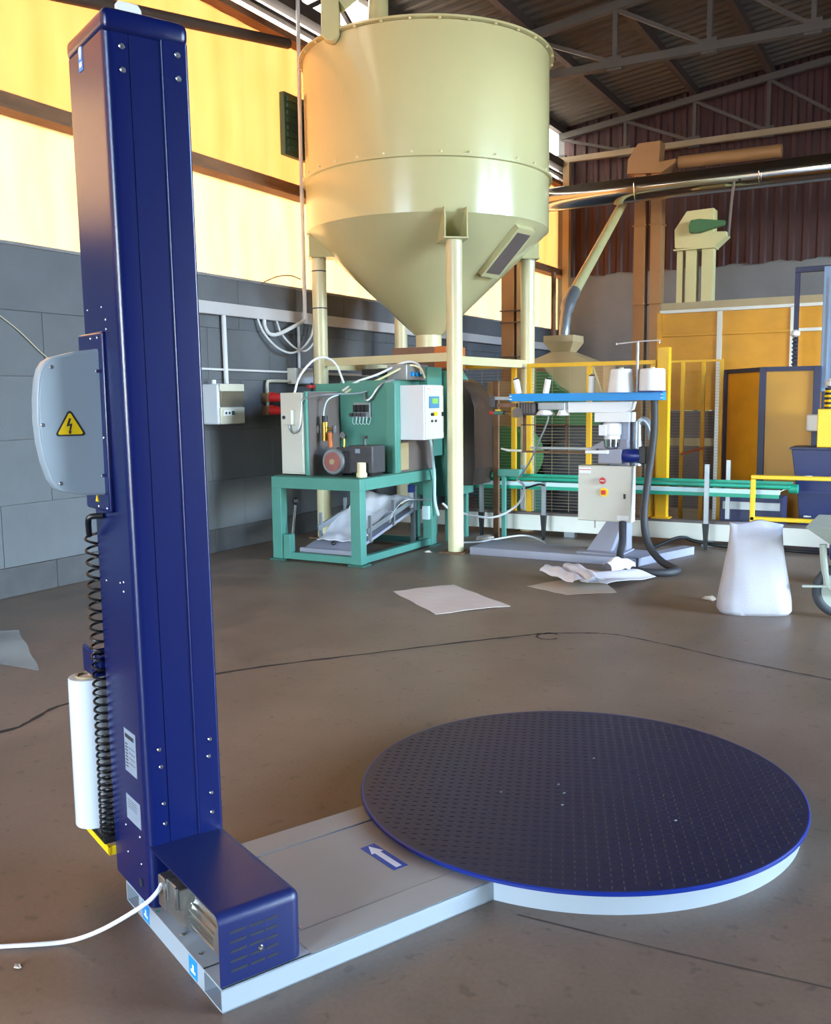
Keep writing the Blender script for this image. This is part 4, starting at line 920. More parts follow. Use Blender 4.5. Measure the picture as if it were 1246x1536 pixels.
fence('mesh_fence', 'yellow framed mesh fence panel behind the blue bar and thread cones', -4.14, -2.68, 1.93, (-4.112, -3.41, -2.71))
gp = thing('guard_post', 'stout yellow guard post between the fence and the amber enclosure', 'post', (-2.56, 10.02, 0.26))
MB().box(-2.66, -2.54, fy-0.04, fy+0.06, 0.262, 2.06).build('post', 'yellow', gp, bevel=0.006)
MB().box(-2.69, -2.51, fy-0.07, fy+0.09, 0.262, 0.275).build('flange', 'yellow', gp)

# ================================================================== bag sewing stand
sw = thing('sewing_stand', 'lilac grey bag sewing stand with sky blue bar and white sewing head', 'sewing machine', (-2.9, 8.75, 0))
MB().box(-4.10, -2.42, 8.44, 8.98, 0.0, 0.075).build('base_plate', 'lilac', sw, bevel=0.004)
MB().bar((-2.46, 8.50, 0.038), (-2.16, 9.40, 0.038), 0.12, 0.075).build('base_outrigger', 'lilac', sw)
fp = MB().box(-3.02, -2.58, 8.55, 8.95, 0.075, 0.088).build('column_foot', 'lilac', sw)
MB().prism([(-2.96, 0.088), (-2.72, 0.088), (-2.60, 0.42), (-2.74, 0.42)], 8.66, 8.84, 'y').build('column_strut', 'lilac', fp, bevel=0.004)
MB().box(-2.78, -2.60, 8.78, 8.95, 0.088, 1.32).build('column', 'lilac', sw, bevel=0.008)
scb = MB().box(-3.05, -2.525, 8.70, 8.77, 0.375, 0.905)
ccb = MB().box(-3.05, -2.525, 8.66, 8.78, 0.375, 0.905).build('control_cabinet', 'cabgrey', sw, bevel=0.006)
cdr = MB().box(-3.045, -2.53, 8.648, 8.66, 0.38, 0.90).build('cabinet_door', 'cabgrey', ccb, bevel=0.004)
MB().lathe([(0.035, 8.640), (0.035, 8.649)], (-2.80, 0, 0.765), 24, 'y').build('switch_rim', 'galv', ccb)
MB().lathe([(0.030, 8.622), (0.030, 8.641)], (-2.80, 0, 0.765), 24, 'y').build('red_button', 'red', ccb)
MB().box(-2.822, -2.778, 8.619, 8.623, 0.760, 0.770).build('button_mark', 'cabgrey', ccb)
MB().lathe([(0.042, 8.640), (0.042, 8.649)], (-2.79, 0, 0.655), 24, 'y').build('yellow_ring', 'yellow2', ccb)
MB().box(-2.812, -2.770, 8.625, 8.641, 0.635, 0.675).build('red_switch', 'red', ccb, bevel=0.003)
MB().box(-2.60, -2.58, 8.640, 8.649, 0.60, 0.645).build('latch', 'black', ccb)
lb_ = MB().box(-3.035, -2.92, 8.645, 8.649, 0.83, 0.885).build('white_label', 'white', ccb)
MB().box(-3.035, -2.92, 8.643, 8.646, 0.862, 0.868).build('red_print', 'red', lb_)
MB().box(-2.66, -2.55, 8.645, 8.649, 0.395, 0.440).build('white_label', 'white', ccb)
MB().cyl((-2.90, 8.72, 0.30), (-2.90, 8.72, 0.375), 0.008, 8).build('cable_gland', 'conduit', ccb)
sh_ = MB().box(-3.75, -2.24, 8.62, 8.72, 1.515, 1.590).build('blue_bar', 'skyblue', sw, bevel=0.004)
for x in (-3.745, -2.262): 
    for z in (1.537, 1.568): MB().box(x-0.001, x+0.022, 8.617, 8.621, z-0.004, z+0.004).build('bolt', 'white', sh_)
MB().prism([(-3.16, 1.405), (-2.60, 1.405), (-2.55, 1.43), (-2.53, 1.505), (-3.16, 1.505)], 8.66, 8.80, 'y').build('sewing_arm', 'white', sw, bevel=0.006)
MB().box(-2.89, -2.55, 8.64, 8.84, 1.315, 1.405).build('arm_box', 'white', sw, bevel=0.006)
hd_ = MB().lathe([(0.02, 1.37), (0.095, 1.385), (0.080, 1.41), (0.05, 1.44), (0.06, 1.50)], (-3.40, 8.70, 0), 24).build('sewing_head', 'white', sw)
MB().lathe([(0.02, 1.37), (0.065, 1.38), (0.055, 1.40), (0.04, 1.44), (0.045, 1.50)], (-3.22, 8.70, 0), 24).build('sewing_head', 'white', sw)
MB().box(-3.46, -3.20, 8.64, 8.78, 1.43, 1.505).build('head_gearing', 'galv', sw, bevel=0.008)
MB().box(-3.66, -3.48, 8.63, 8.78, 1.38, 1.505).build('drive_unit', 'pump', sw, bevel=0.02)
for i in range(6): MB().box(-3.65+i*0.028, -3.64+i*0.028, 8.622, 8.79, 1.40, 1.50).build('cooling_fin', 'brownpanel', sw)
MB().lathe([(0.05, 8.60), (0.05, 8.64)], (-3.66, 0, 1.41), 20, 'y').build('pulley', 'brownpanel', sw)
MB().box(-3.92, -3.75, 8.64, 8.70, 1.53, 1.565).build('guide_arm', 'galv', sw, bevel=0.003)
MB().box(-3.97, -3.91, 8.63, 8.71, 1.46, 1.57).build('guide_bracket', 'pump', sw, bevel=0.006)
MB().box(-3.91, -3.70, 8.68, 8.72, 1.46, 1.50).build('brown_guide', 'brownbox', sw)
sn = MB().box(-3.93, -3.82, 8.63, 8.69, 1.385, 1.425).build('sensor', 'greendark', sw, bevel=0.006)
MB().lathe([(0.020, -3.975), (0.020, -3.93)], (0, 8.66, 1.405), 14, 'x').build('red_cap', 'red', sn)
MB().box(-3.91, -3.85, 8.64, 8.68, 1.425, 1.437).build('yellow_top', 'yellow2', sn)
cable_of(sw, 'sensor_cable', [(-3.82, 8.66, 1.405), (-3.76, 8.66, 1.395), (-3.71, 8.66, 1.36), (-3.66, 8.68, 1.38)], 0.006, 'tan')
mt = MB().lathe([(0.06, 1.315), (0.085, 1.30), (0.085, 1.20), (0.075, 1.19), (0.075, 1.15)], (-2.74, 8.72, 0), 24).build('sewing_motor', 'white', sw)
MB().lathe([(0.080, 1.155), (0.075, 1.085), (0.05, 1.065)], (-2.74, 8.72, 0), 24).build('motor_cap', 'chrome', mt)
MB().box(-2.84, -2.77, 8.62, 8.66, 1.19, 1.29).build('terminal_box', 'white', mt, bevel=0.004)
MB().cyl((-2.54, 8.86, 0.9), (-2.54, 8.86, 1.32), 0.045, 18).build('pneumatic_column', 'galv', sw)
MB().tube(spline([(-2.54, 8.86, 1.28), (-2.48, 8.86, 1.33), (-2.42, 8.86, 1.26), (-2.40, 8.86, 1.15)], 5), 0.035, 12).build('column_elbow', 'galv', sw)
bm2 = MB().lathe([(0.055, -2.63), (0.065, -2.60), (0.065, -2.46), (0.05, -2.43)], (0, 8.72, 1.0), 24, 'x').build('blue_motor', 'bluerim', sw)
MB().box(-2.47, -2.40, 8.66, 8.78, 0.93, 1.09).build('motor_box', 'black', bm2, bevel=0.008)
MB().box(-2.86, -2.63, 8.66, 8.80, 0.925, 1.06).build('gear_casing', 'lilac', sw, bevel=0.012)
MB().prism([(-2.98, 1.06), (-2.60, 1.06), (-2.60, 1.15), (-2.80, 1.15)], 8.72, 8.80, 'y').build('gusset', 'lilac', sw)
MB().box(-3.60, -2.92, 8.80, 8.83, 1.045, 1.065).build('guide_bar', 'galv', sw)
MB().box(-2.97, -2.75, 8.62, 8.68, 1.02, 1.05).build('guide_plate', 'white', sw, bevel=0.004)
MB().box(-3.74, -2.92, 8.84, 8.86, 1.005, 1.025).build('rusty_bar', 'rust', sw)
MB().box(-3.72, -3.22, 8.845, 8.86, 1.275, 1.287).build('rusty_bar', 'rust', sw)
MB().box(-3.70, -3.67, 8.845, 8.865, 1.02, 1.40).build('rusty_upright', 'rust', sw)
MB().box(-3.25, -3.235, 8.845, 8.86, 1.02, 1.40).build('rusty_upright', 'rust', sw)
MB().prism([(-3.92, 1.035), (-3.84, 1.015), (-3.70, 1.015), (-3.70, 1.035), (-3.84, 1.037), (-3.92, 1.05)], 8.80, 8.83, 'y').build('guide_tip', 'cabgrey', sw)
cable_of(sw, 'clear_tube', [(-3.36, 8.68, 1.40), (-3.38, 8.68, 1.30), (-3.47, 8.70, 1.12), (-3.60, 8.76, 0.90), (-3.75, 8.8, 0.72)], 0.009, 'galv')
rdh = MB().cyl((-2.495, 8.67, 1.59), (-2.495, 8.67, 2.05), 0.014, 12).build('thread_stand', 'galv', sw)
MB().tube([(-2.69, 8.67, 2.035), (-2.495, 8.67, 2.05), (-2.29, 8.67, 2.055)], 0.006, 8).build('thread_crossbar', 'conduit', rdh)
for x in (-2.69, -2.29): MB().lathe([(0.010, 2.025), (0.010, 2.045)], (x, 8.67, 0), 10).build('thread_eye', 'zinc', rdh)
MB().box(-2.47, -2.25, 8.59, 8.75, 1.590, 1.602).build('cone_plate', 'bluerim', sw)
bh = MB().tube(spline([(-2.33, 8.66, 1.515), (-2.33, 8.66, 1.2), (-2.37, 8.64, 0.8), (-2.39, 8.6, 0.45), (-2.33, 8.52, 0.22), (-2.20, 8.43, 0.09), (-2.06, 8.35, 0.036), (-1.99, 8.24, 0.034), (-2.04, 8.11, 0.034), (-2.22, 8.05, 0.034), (-2.42, 8.13, 0.05), (-2.52, 8.30, 0.12), (-2.56, 8.50, 0.22), (-2.60, 8.62, 0.38)], 8), 0.034, 12)
bh.build('suction_hose', 'hose', sw)
for x, r1, r2, h, zb, lab in ((-2.645, 0.118, 0.098, 0.215, 1.590, 'white thread cone on the blue bar, left of the thin upright'), (-2.355, 0.115, 0.112, 0.200, 1.602, 'white thread cone on the right end of the blue bar')):
    t = thing('thread_cone', lab, 'thread cone', (x, 8.67, zb), group='thread cones on the blue bar')
    MB().lathe([(0.02, 0), (r1, 0.0), (r1+0.004, 0.012), (r2, h-0.012), (r2-0.012, h), (0.03, h)], (0, 0, 0), 36).build('thread', 'white', t, **W)
    MB().lathe([(0.026, 0), (0.022, h+0.012), (0.016, h+0.012), (0.018, 0.0)], (0, 0, 0), 20, caps=False).build('core', 'cream2', t, **W)
for x, dx, h, lab in ((-3.665, -0.03, 0.135, 'white spool tube leaning at the left end of the blue bar'), (-3.385, 0.025, 0.135, 'white spool tube in the middle of the row of three'), (-2.925, 0.0, 0.155, 'white spool tube with black cap nearest the thread cones')):
    t = thing('spool_tube', lab, 'spool', (x, 8.66, 1.590), group='spool tubes on the blue bar')
    MB().tube([(0, 0, 0), (dx, 0, h)], 0.030, 20).build('tube', 'white', t, **W)
    MB().tube([(dx, 0, h), (dx*1.15, 0, h+0.012)], 0.026, 20).build('cap', 'black', t, **W)
    MB().cyl((dx*1.15, 0, h+0.01), (dx*1.3, 0, h+0.022), 0.008, 8).build('pin', 'zinc', t, **W)

# ================================================================== amber enclosure and blue machine on the right
EY = 12.2
en = thing('amber_enclosure', 'long amber panelled safety enclosure with reflections painted pale on its frames in front of the back wall', 'enclosure', (-2, EY, 0))
cols = [-3.23, -2.49, -1.64, -0.80, 0.04, 0.9]
for i, (a, b) in enumerate(zip(cols[:-1], cols[1:])):
    MB().box(a+0.03, b-0.03, EY, EY+0.02, 2.335, 2.585).build('upper_panel', 'ochre', en, bevel=0.003)
    if i: MB().box(a+0.03, b-0.03, EY, EY+0.02, 0.10, 2.295).build('lower_panel', 'ochre', en, bevel=0.003)
MB().box(cols[0]+0.03, cols[1]-0.03, EY, EY+0.02, 1.37, 2.295).build('lower_panel', 'ochre', en, bevel=0.003)
MB().box(cols[0]+0.03, cols[1]-0.03, EY+0.02, EY+0.03, 0.12, 0.92).build('window_pane', 'brownpanel', en)
MB().box(cols[0]+0.03, cols[1]-0.03, EY+0.02, EY+0.03, 1.02, 1.36).build('window_pane', 'brownpanel', en)
MB().box(cols[0]+0.03, cols[1]-0.03, EY-0.005, EY+0.03, 0.92, 1.02).build('window_rail', 'beige', en)
for k, x in enumerate(cols): MB().box(x-0.03, x+0.03, EY-0.02, EY+0.03, 0.0, 2.60).build('frame_post', 'offwhite' if k in (1, 2) else 'ochre', en, bevel=0.003)  # the offwhite posts have their reflection painted on as colour
MB().box(cols[2]+0.03, cols[-1], EY-0.02, EY+0.03, 2.295, 2.335).build('frame_rail', 'offwhite', en, bevel=0.003)  # right stretch of the rail painted white for its reflection
MB().box(cols[0], cols[2]-0.03, EY-0.015, EY+0.03, 2.295, 2.335).build('frame_rail', 'ochre', en, bevel=0.003)  # left stretch of the same rail, without the painted reflection
MB().box(cols[0], cols[-1], EY-0.02, EY+0.03, 2.585, 2.625).build('frame_rail', 'offwhite', en, bevel=0.003)  # offwhite here is painted shine too
MB().box(cols[0], cols[-1], EY+0.05, EY+0.15, 2.60, 2.72).build('cap_beam', 'beige', en)
cg = thing('mesh_cage', 'yellow framed mesh cage standing against the left end of the amber enclosure', 'cage', (-2.7, 11.6, 0))
for x in (-3.02, -2.78, -2.54, -2.33): MB().box(x-0.022, x+0.022, 11.58, 11.62, 0.0, 1.95).build('post', 'yellow', cg, bevel=0.003)
MB().box(-3.04, -2.31, 11.58, 11.62, 1.95, 1.975).build('top_bar', 'yellow', cg)
m_ = MB(); z = 0.06
while z < 1.94: m_.bar((-3.02, 11.60, z), (-2.33, 11.60, z), 0.003, 0.003); z += 0.035
o = m_.build('wire_mesh', 'beige', cg, smooth=None); o['kind'] = 'stuff'
MB().bar((-2.78, 11.57, 0.85), (-2.52, 11.57, 0.93), 0.02, 0.03).build('latch_bar', 'orange', cg)
bo = thing('access_booth', 'navy framed booth with see-through amber walls right of the mesh cage', 'booth', (-1.8, 11.2, 0))
P0, P1, P2 = (-2.34, 11.98), (-1.80, 11.20), (-1.24, 11.20)
for p in (P0, P1, P2): MB().box(p[0]-0.035, p[0]+0.035, p[1]-0.035, p[1]+0.035, 0.0, 1.86).build('corner_post', 'navyframe', bo, bevel=0.004)
for p, q in ((P0, P1), (P1, P2)):
    for z in (0.06, 1.835): MB().bar((*p, z), (*q, z), 0.05, 0.05).build('frame_rail', 'navyframe', bo)
MB().bar((*P0, 0.95), (*P1, 0.95), 0.012, 1.72).build('amber_wall', 'ochre', bo)
MB().bar((*P1, 0.95), (*P2, 0.95), 0.010, 1.72).build('amber_wall', 'amberglass', bo)
bl = thing('blue_hopper', 'royal blue hopper bin behind the yellow handrail at the right edge', 'hopper', (-0.9, 10.85, 0))
MB().prism([(-1.40, 0.98), (0.3, 0.98), (0.2, 0.55), (-1.34, 0.55)], 10.62, 11.08, 'y').build('upper_bin', 'bluebin', bl, bevel=0.006)
MB().prism([(-1.33, 0.52), (0.2, 0.52), (0.15, 0.18), (-1.30, 0.18)], 10.64, 11.06, 'y').build('lower_bin', 'bluebin', bl, bevel=0.006)
MB().box(-1.42, 0.32, 10.60, 11.10, 0.98, 1.0).build('rim', 'navyframe', bl)
MB().box(-1.36, 0.22, 10.61, 11.08, 0.515, 0.555).build('flange', 'bluebin', bl)
for x in (-1.22, -0.98, -0.7):
    for z in (0.70, 0.28): MB().box(x-0.04, x+0.04, 10.60, 10.64, z-0.012, z+0.012).build('toggle_clamp', 'zinc', bl, bevel=0.004)
for x in (-1.25, 0.1): MB().box(x-0.04, x+0.04, 10.7, 11.0, 0.0, 0.18).build('leg', 'bluebin', bl)
lift = thing('lift_machine', 'pale blue lifting column with navy frame at the far right edge', 'machine', (-1.0, 11.3, 0))
MB().box(-1.22, -0.95, 11.26, 11.44, 1.58, 2.92).build('pale_column', 'paleblue', lift, bevel=0.006)
for x in (-1.15, -1.08, -1.01): MB().box(x-0.012, x+0.012, 11.245, 11.262, 1.62, 2.80).build('column_rib', 'paleblue', lift)
MB().box(-1.20, -0.98, 11.28, 11.42, 1.0, 1.58).build('lower_column', 'navyframe', lift)
MB().box(-1.20, -0.98, 11.28, 11.42, 0.0, 1.0).build('pedestal', 'navyframe', lift)
MB().box(-1.52, -1.47, 11.33, 11.38, 0.0, 2.88).build('navy_post', 'navyframe', lift, bevel=0.004)
MB().box(-1.52, -0.6, 11.33, 11.38, 2.88, 2.94).build('navy_beam', 'navyframe', lift, bevel=0.004)
MB().lathe([(0.02, 2.18), (0.05, 2.2), (0.05, 2.24), (0.02, 2.26)], (-1.495, 11.30, 0), 16).build('pulley', 'white', lift)
P = [(-1.50+0.022*math.cos(k*PI/5), 11.30+0.022*math.sin(k*PI/5), 2.18-k*0.0045) for k in range(90)]
MB().tube(P, 0.006, 6).build('spiral_cable', 'ink', lift)
MB().box(-1.17, -0.80, 10.72, 10.98, 1.0, 1.40).build('yellow_box', 'yellow2', lift, bevel=0.008)
MB().cyl((-1.07, 10.85, 1.40), (-1.07, 10.85, 1.62), 0.05, 16).build('spring_core', 'ink', lift)
for i in range(4): MB().lathe([(0.052, 1.42+i*0.05), (0.058, 1.43+i*0.05), (0.052, 1.445+i*0.05)], (-1.07, 10.85, 0), 16, caps=False).build('yellow_coil', 'yellow2', lift)
MB().lathe([(0.03, 1.62), (0.07, 1.64), (0.07, 1.68), (0.03, 1.72)], (-1.06, 10.9, 0), 16).build('white_cap', 'white', lift)
MB().box(-1.30, -1.17, 10.9, 11.0, 1.16, 1.34).build('white_bottle', 'white', lift, bevel=0.02)
hr = thing('handrail', 'yellow tubular handrail in front of the blue hopper', 'handrail', (-1.0, 9.45, 0))
MB().box(-1.60, 1.6, 9.43, 9.47, 0.755, 0.795).build('top_rail', 'yellow2', hr, bevel=0.006)
MB().box(-1.60, 1.6, 9.43, 9.47, 0.355, 0.395).build('low_rail', 'yellow2', hr, bevel=0.006)
for x in (-1.58, 0.2, 1.58): MB().box(x-0.022, x+0.022, 9.43, 9.47, 0.0, 0.755).build('post', 'yellow2', hr, bevel=0.006)
nb = thing('floor_machine', 'dark navy low machine base with loose white film under the conveyor end', 'machine', (-1.6, 10.5, 0))
MB().box(-2.05, -1.42, 10.30, 10.58, 0.0, 0.50).build('base', 'navyframe', nb, bevel=0.006)
MB().box(-2.02, -1.45, 10.28, 10.30, 0.36, 0.44).build('rail', 'galv', nb)
cloth('plastic_film', 'crumpled white film lying on the dark machine base beyond the white sack', -1.85, -1.46, 10.32, 10.56, lambda u, v: 0.535+0.02*math.sin(8*u), 9, 'white', 'film')

# ================================================================== plant behind the fence and under the roof
ml = thing('mill', 'tan and green mill with square feed hopper behind the mesh fence', 'mill', (-4.2, 11.7, 0))
def frustum(x0, x1, y0, y1, z0, a0, a1, b0, b1, z1):
    return MB().add([(x0, y0, z0), (x1, y0, z0), (x1, y1, z0), (x0, y1, z0), (a0, b0, z1), (a1, b0, z1), (a1, b1, z1), (a0, b1, z1)],
                    [(3, 2, 1, 0), (4, 5, 6, 7), (0, 1, 5, 4), (1, 2, 6, 5), (2, 3, 7, 6), (3, 0, 4, 7)])
frustum(-4.47, -4.22, 11.62, 11.87, 2.13, -4.55, -4.15, 11.55, 11.95, 2.25).build('feed_hopper', 'beige', ml)
MB().box(-4.55, -4.15, 11.55, 11.95, 2.25, 2.335).build('hopper_rim', 'beige', ml, bevel=0.004)
frustum(-4.80, -3.88, 11.45, 12.05, 1.98, -4.47, -4.22, 11.62, 11.87, 2.13).build('hopper_skirt', 'beige', ml)
MB().prism([(-4.80, 1.98), (-3.88, 1.98), (-3.70, 1.50), (-4.05, 1.55), (-4.30, 1.70), (-4.55, 1.98)], 11.45, 12.05, 'y').build('body', 'beige', ml)
MB().box(-4.80, -3.74, 11.50, 12.0, 1.48, 1.97).build('core', 'tan', ml)
MB().prism([(-4.75, 1.20), (-3.75, 1.20), (-3.72, 1.50), (-4.02, 1.53), (-4.28, 1.68), (-4.42, 1.86), (-4.75, 1.92)], 11.36, 11.45, 'y').build('green_guard', 'guardgreen', ml, bevel=0.006)
MB().box(-4.75, -3.70, 11.45, 12.05, 0.0, 1.48).build('base', 'pump', ml, bevel=0.006)
MB().lathe([(0.30, 11.30), (0.32, 11.32), (0.32, 11.44)], (-4.15, 0, 0.70), 32, 'y').build('drum', 'pump', ml)
gm = thing('green_motor', 'dark green rounded machine casing behind the left mesh fence panel', 'machine', (-4.75, 10.9, 0))
MB().lathe([(0.20, 10.60), (0.36, 10.65), (0.36, 11.1), (0.25, 11.15)], (-4.72, 0, 0.85), 30, 'y').build('casing', 'guardgreen', gm)
MB().box(-5.05, -4.40, 10.62, 11.12, 0.0, 0.60).build('stand', 'greendark', gm)
MB().box(-4.95, -4.55, 10.7, 11.0, 1.2, 1.75).build('chute', 'tan', gm)
ft = thing('elevator_duct', 'pair of tall tan and cream square ducts behind the right silo leg', 'duct', (-5.36, 12.6, 0))
MB().box(-5.56, -5.37, 12.5, 12.68, 0.0, 6.4).build('duct', 'tan', ft, bevel=0.006)
MB().box(-5.33, -5.16, 12.5, 12.68, 0.0, 6.4).build('duct', 'beige', ft, bevel=0.006)
for z in (2.76, 2.60, 2.12):
    for a, b in ((-5.58, -5.35), (-5.345, -5.145)): MB().box(a, b, 12.48, 12.70, z, z+0.016).build('flange', 'brownpanel', ft)
pipe('reflection_pipe', [(-4.93, 12.9, 0.0), (-4.93, 12.9, 3.3)], 0.035, 'rust', 'upright pipe whose brown stands in for a wall reflection, just right of the right silo leg', sm=0)  # rust colour put in for the orange reflection of the wall beyond
dg = thing('grain_pipe', 'cream slanting pipe running down to the mill hopper', 'pipe', (-4.4, 11.8, 2.6))
MB().tube([(-4.93, 16.1, 4.78), (-4.42, 12.3, 2.93)], 0.075, 18).build('pipe', 'paleel', dg)
MB().tube(spline([(-4.43, 12.34, 2.95), (-4.40, 12.1, 2.82), (-4.37, 11.9, 2.66), (-4.35, 11.78, 2.45), (-4.35, 11.75, 2.32)], 5), [0.09]*10+[0.07]*11, 18).build('elbow', 'galv', dg)
te = thing('bucket_elevator', 'tan bucket elevator with two tall legs reaching up behind the steel duct', 'elevator', (-4.5, 16.3, 0))
for a, b in ((-4.76, -4.57), (-4.48, -4.29)): MB().box(a, b, 16.2, 16.42, 0.0, 5.28).build('leg', 'tan', te, bevel=0.006)
MB().prism([(-4.88, 5.27), (-4.30, 5.22), (-4.07, 5.36), (-4.07, 5.42), (-4.34, 5.40), (-4.32, 5.74), (-4.70, 5.74), (-4.87, 5.50)], 16.15, 16.45, 'y').build('head', 'tan', te, bevel=0.008)
for z in (1.6, 3.1, 4.4):
    for a, b in ((-4.78, -4.55), (-4.50, -4.27)): MB().box(a, b, 16.18, 16.44, z, z+0.02).build('flange', 'tan', te)
pipe('discharge_pipe', [(-4.05, 16.3, 5.38), (-2.45, 16.3, 5.36)], 0.10, 'tan', 'short tan pipe resting above the steel duct right of the elevator head', n=18, sm=0)
bk_ = thing('bucket_elevator', 'pale cream bucket elevator with green belt guard above the amber enclosure', 'elevator', (-3.4, 15.1, 0))
MB().prism([(-3.76, 3.80), (-3.18, 3.76), (-2.99, 3.93), (-3.0, 3.99), (-3.19, 4.0), (-3.19, 4.35), (-3.59, 4.34), (-3.77, 4.08)], 14.98, 15.26, 'y').build('head', 'paleel', bk_, bevel=0.008)
MB().prism([(-3.52, 4.00), (-3.38, 3.99), (-3.02, 4.07), (-3.00, 4.13), (-3.38, 4.19), (-3.50, 4.18), (-3.53, 4.10)], 14.86, 14.98, 'y').build('belt_guard', 'guardgreen', bk_, bevel=0.008)
for a, b in ((-3.60, -3.44), (-3.36, -3.19)): MB().box(a, b, 15.02, 15.22, 0.0, 3.80).build('leg', 'paleel', bk_, bevel=0.006)
MB().box(-3.74, -3.65, 15.04, 15.18, 2.6, 3.80).build('drop_spout', 'paleel', bk_, bevel=0.006)
MB().box(-3.78, -3.16, 14.97, 15.27, 3.765, 3.785).build('flange', 'paleel', bk_)
MB().tube(spline([(-2.93, 15.1, 4.72), (-2.96, 15.1, 4.4), (-2.98, 15.1, 4.10), (-2.99, 15.1, 3.93)], 5), 0.022, 8).build('cable_conduit', 'brownpanel', bk_)
du = thing('air_duct', 'polished steel round duct crossing in front of the maroon wall', 'duct', (-3, 15.5, 4.82))
for a, b in ((-6.25, -4.50), (-4.50, -2.6), (-2.6, -0.6), (-0.6, 1.6), (1.6, 4.0)):
    MB().cyl((a, 15.5, 4.855), (b, 15.5, 4.855), 0.195, 40).build('duct_section', 'chrome', du)
    MB().lathe([(0.195, b-0.02), (0.200, b-0.012), (0.200, b+0.012), (0.195, b+0.02)], (0, 15.5, 4.855), 40, 'x', caps=False).build('joint_band', 'chrome', du)
for x in (0.6, 3.4): MB().box(x-0.008, x+0.008, 15.49, 15.51, 5.04, roof_z(x)+0.1).build('hanger', 'galv', du)

# ================================================================== loose things on the floor
sk_ = MB(); n, L = 72, 15
dvx, dvy = Vector((0.93, 0.36, 0)), Vector((-0.36, 0.93, 0)); c0 = Vector((-1.14, 7.00, 0))
prof = [(0.0, .235, .120), (0.03, .255, .140), (0.10, .252, .138), (0.22, .232, .125), (0.36, .205, .105), (0.50, .185, .075), (0.60, .180, .045), (0.655, .185, .018)]
for i, (z, a, b) in enumerate(prof):
    for k in range(n):
        t = 2*PI*k/n; e = 0.62
        u = a*math.copysign(abs(math.cos(t))**e, math.cos(t)); v = b*math.copysign(abs(math.sin(t))**e, math.sin(t))
        zz = z + (0.016*math.sin(u*22+1.0) if i == len(prof)-1 else 0) + (0.010*math.sin(u*30) if i == len(prof)-2 else 0)
        cr_ = 0.009*math.sin(3*t+z*14)+0.006*math.sin(6*t-z*19+1)*(0.2+z)+0.0015*math.sin(13*t+z*9) if 0 < i < len(prof)-1 else 0
        sk_.v.append(c0 + dvx*(u*(1+cr_)) + dvy*(v+cr_) + Vector((0, 0, zz)))
for i in range(len(prof)-1):
    for k in range(n): sk_.f.append([i*n+k, i*n+(k+1) % n, (i+1)*n+(k+1) % n, (i+1)*n+k])
sk_.f.append(list(range(n))[::-1]); sk_.f.append([(len(prof)-1)*n+k for k in range(n)])
tag(sk_.build('sack', 'sack', smooth=70), 'full white woven sack standing upright on the concrete floor', 'sack')
def floor_sheet(name, label, q, m, cat, seed, amp=0.006, n=16, fold=None):
    rnd = random.Random(seed); ph = [rnd.uniform(0, 6) for _ in range(4)]; q = [Vector((*p, 0)) for p in q]
    top = []
    for i in range(n+1):
        for j in range(n+1):
            u, v = i/n, j/n
            p = (q[0]*(1-u)+q[1]*u)*(1-v)+(q[3]*(1-u)+q[2]*u)*v
            z = 0.004 + amp*(0.5+0.5*math.sin(7*u+ph[0]))*(0.5+0.5*math.sin(5*v+ph[1])) + (fold(u, v) if fold else 0)
            top.append(p+Vector((0.006*math.sin(17*v+ph[2]), 0.006*math.sin(15*u+ph[3]), z)))
    mb = MB(); N = (n+1)**2; mb.v = top+[Vector((p.x, p.y, max(0.0015, p.z-0.003))) for p in top]; id_ = lambda i, j: i*(n+1)+j
    for i in range(n):
        for j in range(n):
            mb.f.append([id_(i, j), id_(i+1, j), id_(i+1, j+1), id_(i, j+1)]); mb.f.append([N+id_(i, j+1), N+id_(i+1, j+1), N+id_(i+1, j), N+id_(i, j)])
    for k in range(n):
        for a, b in ((id_(k, 0), id_(k+1, 0)), (id_(k+1, n), id_(k, n)), (id_(0, k+1), id_(0, k)), (id_(n, k), id_(n, k+1))): mb.f.append([b, a, N+a, N+b])
    return tag(mb.build(name, m, smooth=60), label, cat)
floor_sheet('paper_sheet', 'flat pinkish paper sheet lying alone in the middle of the floor', [(-3.84, 6.49), (-3.15, 5.93), (-2.78, 6.41), (-3.53, 6.95)], 'paper', 'paper', 1, 0.008)
floor_sheet('paper_sheet', 'beige paper sheet under the crumpled white bags before the sewing stand', [(-2.96, 7.17), (-2.55, 6.98), (-2.22, 7.25), (-2.62, 7.95)], 'kraft', 'paper', 2, 0.004)
floor_sheet('woven_bag', 'flat white bag with folded corner on the beige paper sheet', [(-2.86, 7.55), (-2.35, 7.38), (-2.10, 7.95), (-2.75, 8.02)], 'cloth', 'bag', 4, 0.03, fold=lambda u, v: 0.014+0.05*max(0, math.sin(5*u-2*v))**2)
def folded(label, p, q, w, h, seed):
    p, q = Vector(p), Vector(q); d = (q-p).normalized(); m = Vector((-d.y, d.x))*w/2
    o = floor_sheet('folded_bag', label, [p-m, q-m, q+m, p+m], 'cloth', 'bag', seed, 0.012, fold=lambda u, v: 0.055+h*math.sin(PI*v)**0.6*(0.45+0.55*math.sin(PI*(0.15+0.8*u)))+0.008*math.sin(14*u+5*v))
    o['group'] = 'folded bags on the paper'
folded('narrow folded white bag sticking out to the left over the beige paper', (-2.97, 7.64), (-2.52, 7.24), 0.13, 0.055, 21)
folded('plump folded white bag lying beside the narrow one on the paper', (-2.80, 7.72), (-2.40, 7.28), 0.15, 0.085, 22)
folded('short folded white bag end propped toward the sewing stand', (-2.50, 7.84), (-2.38, 8.14), 0.13, 0.09, 23)
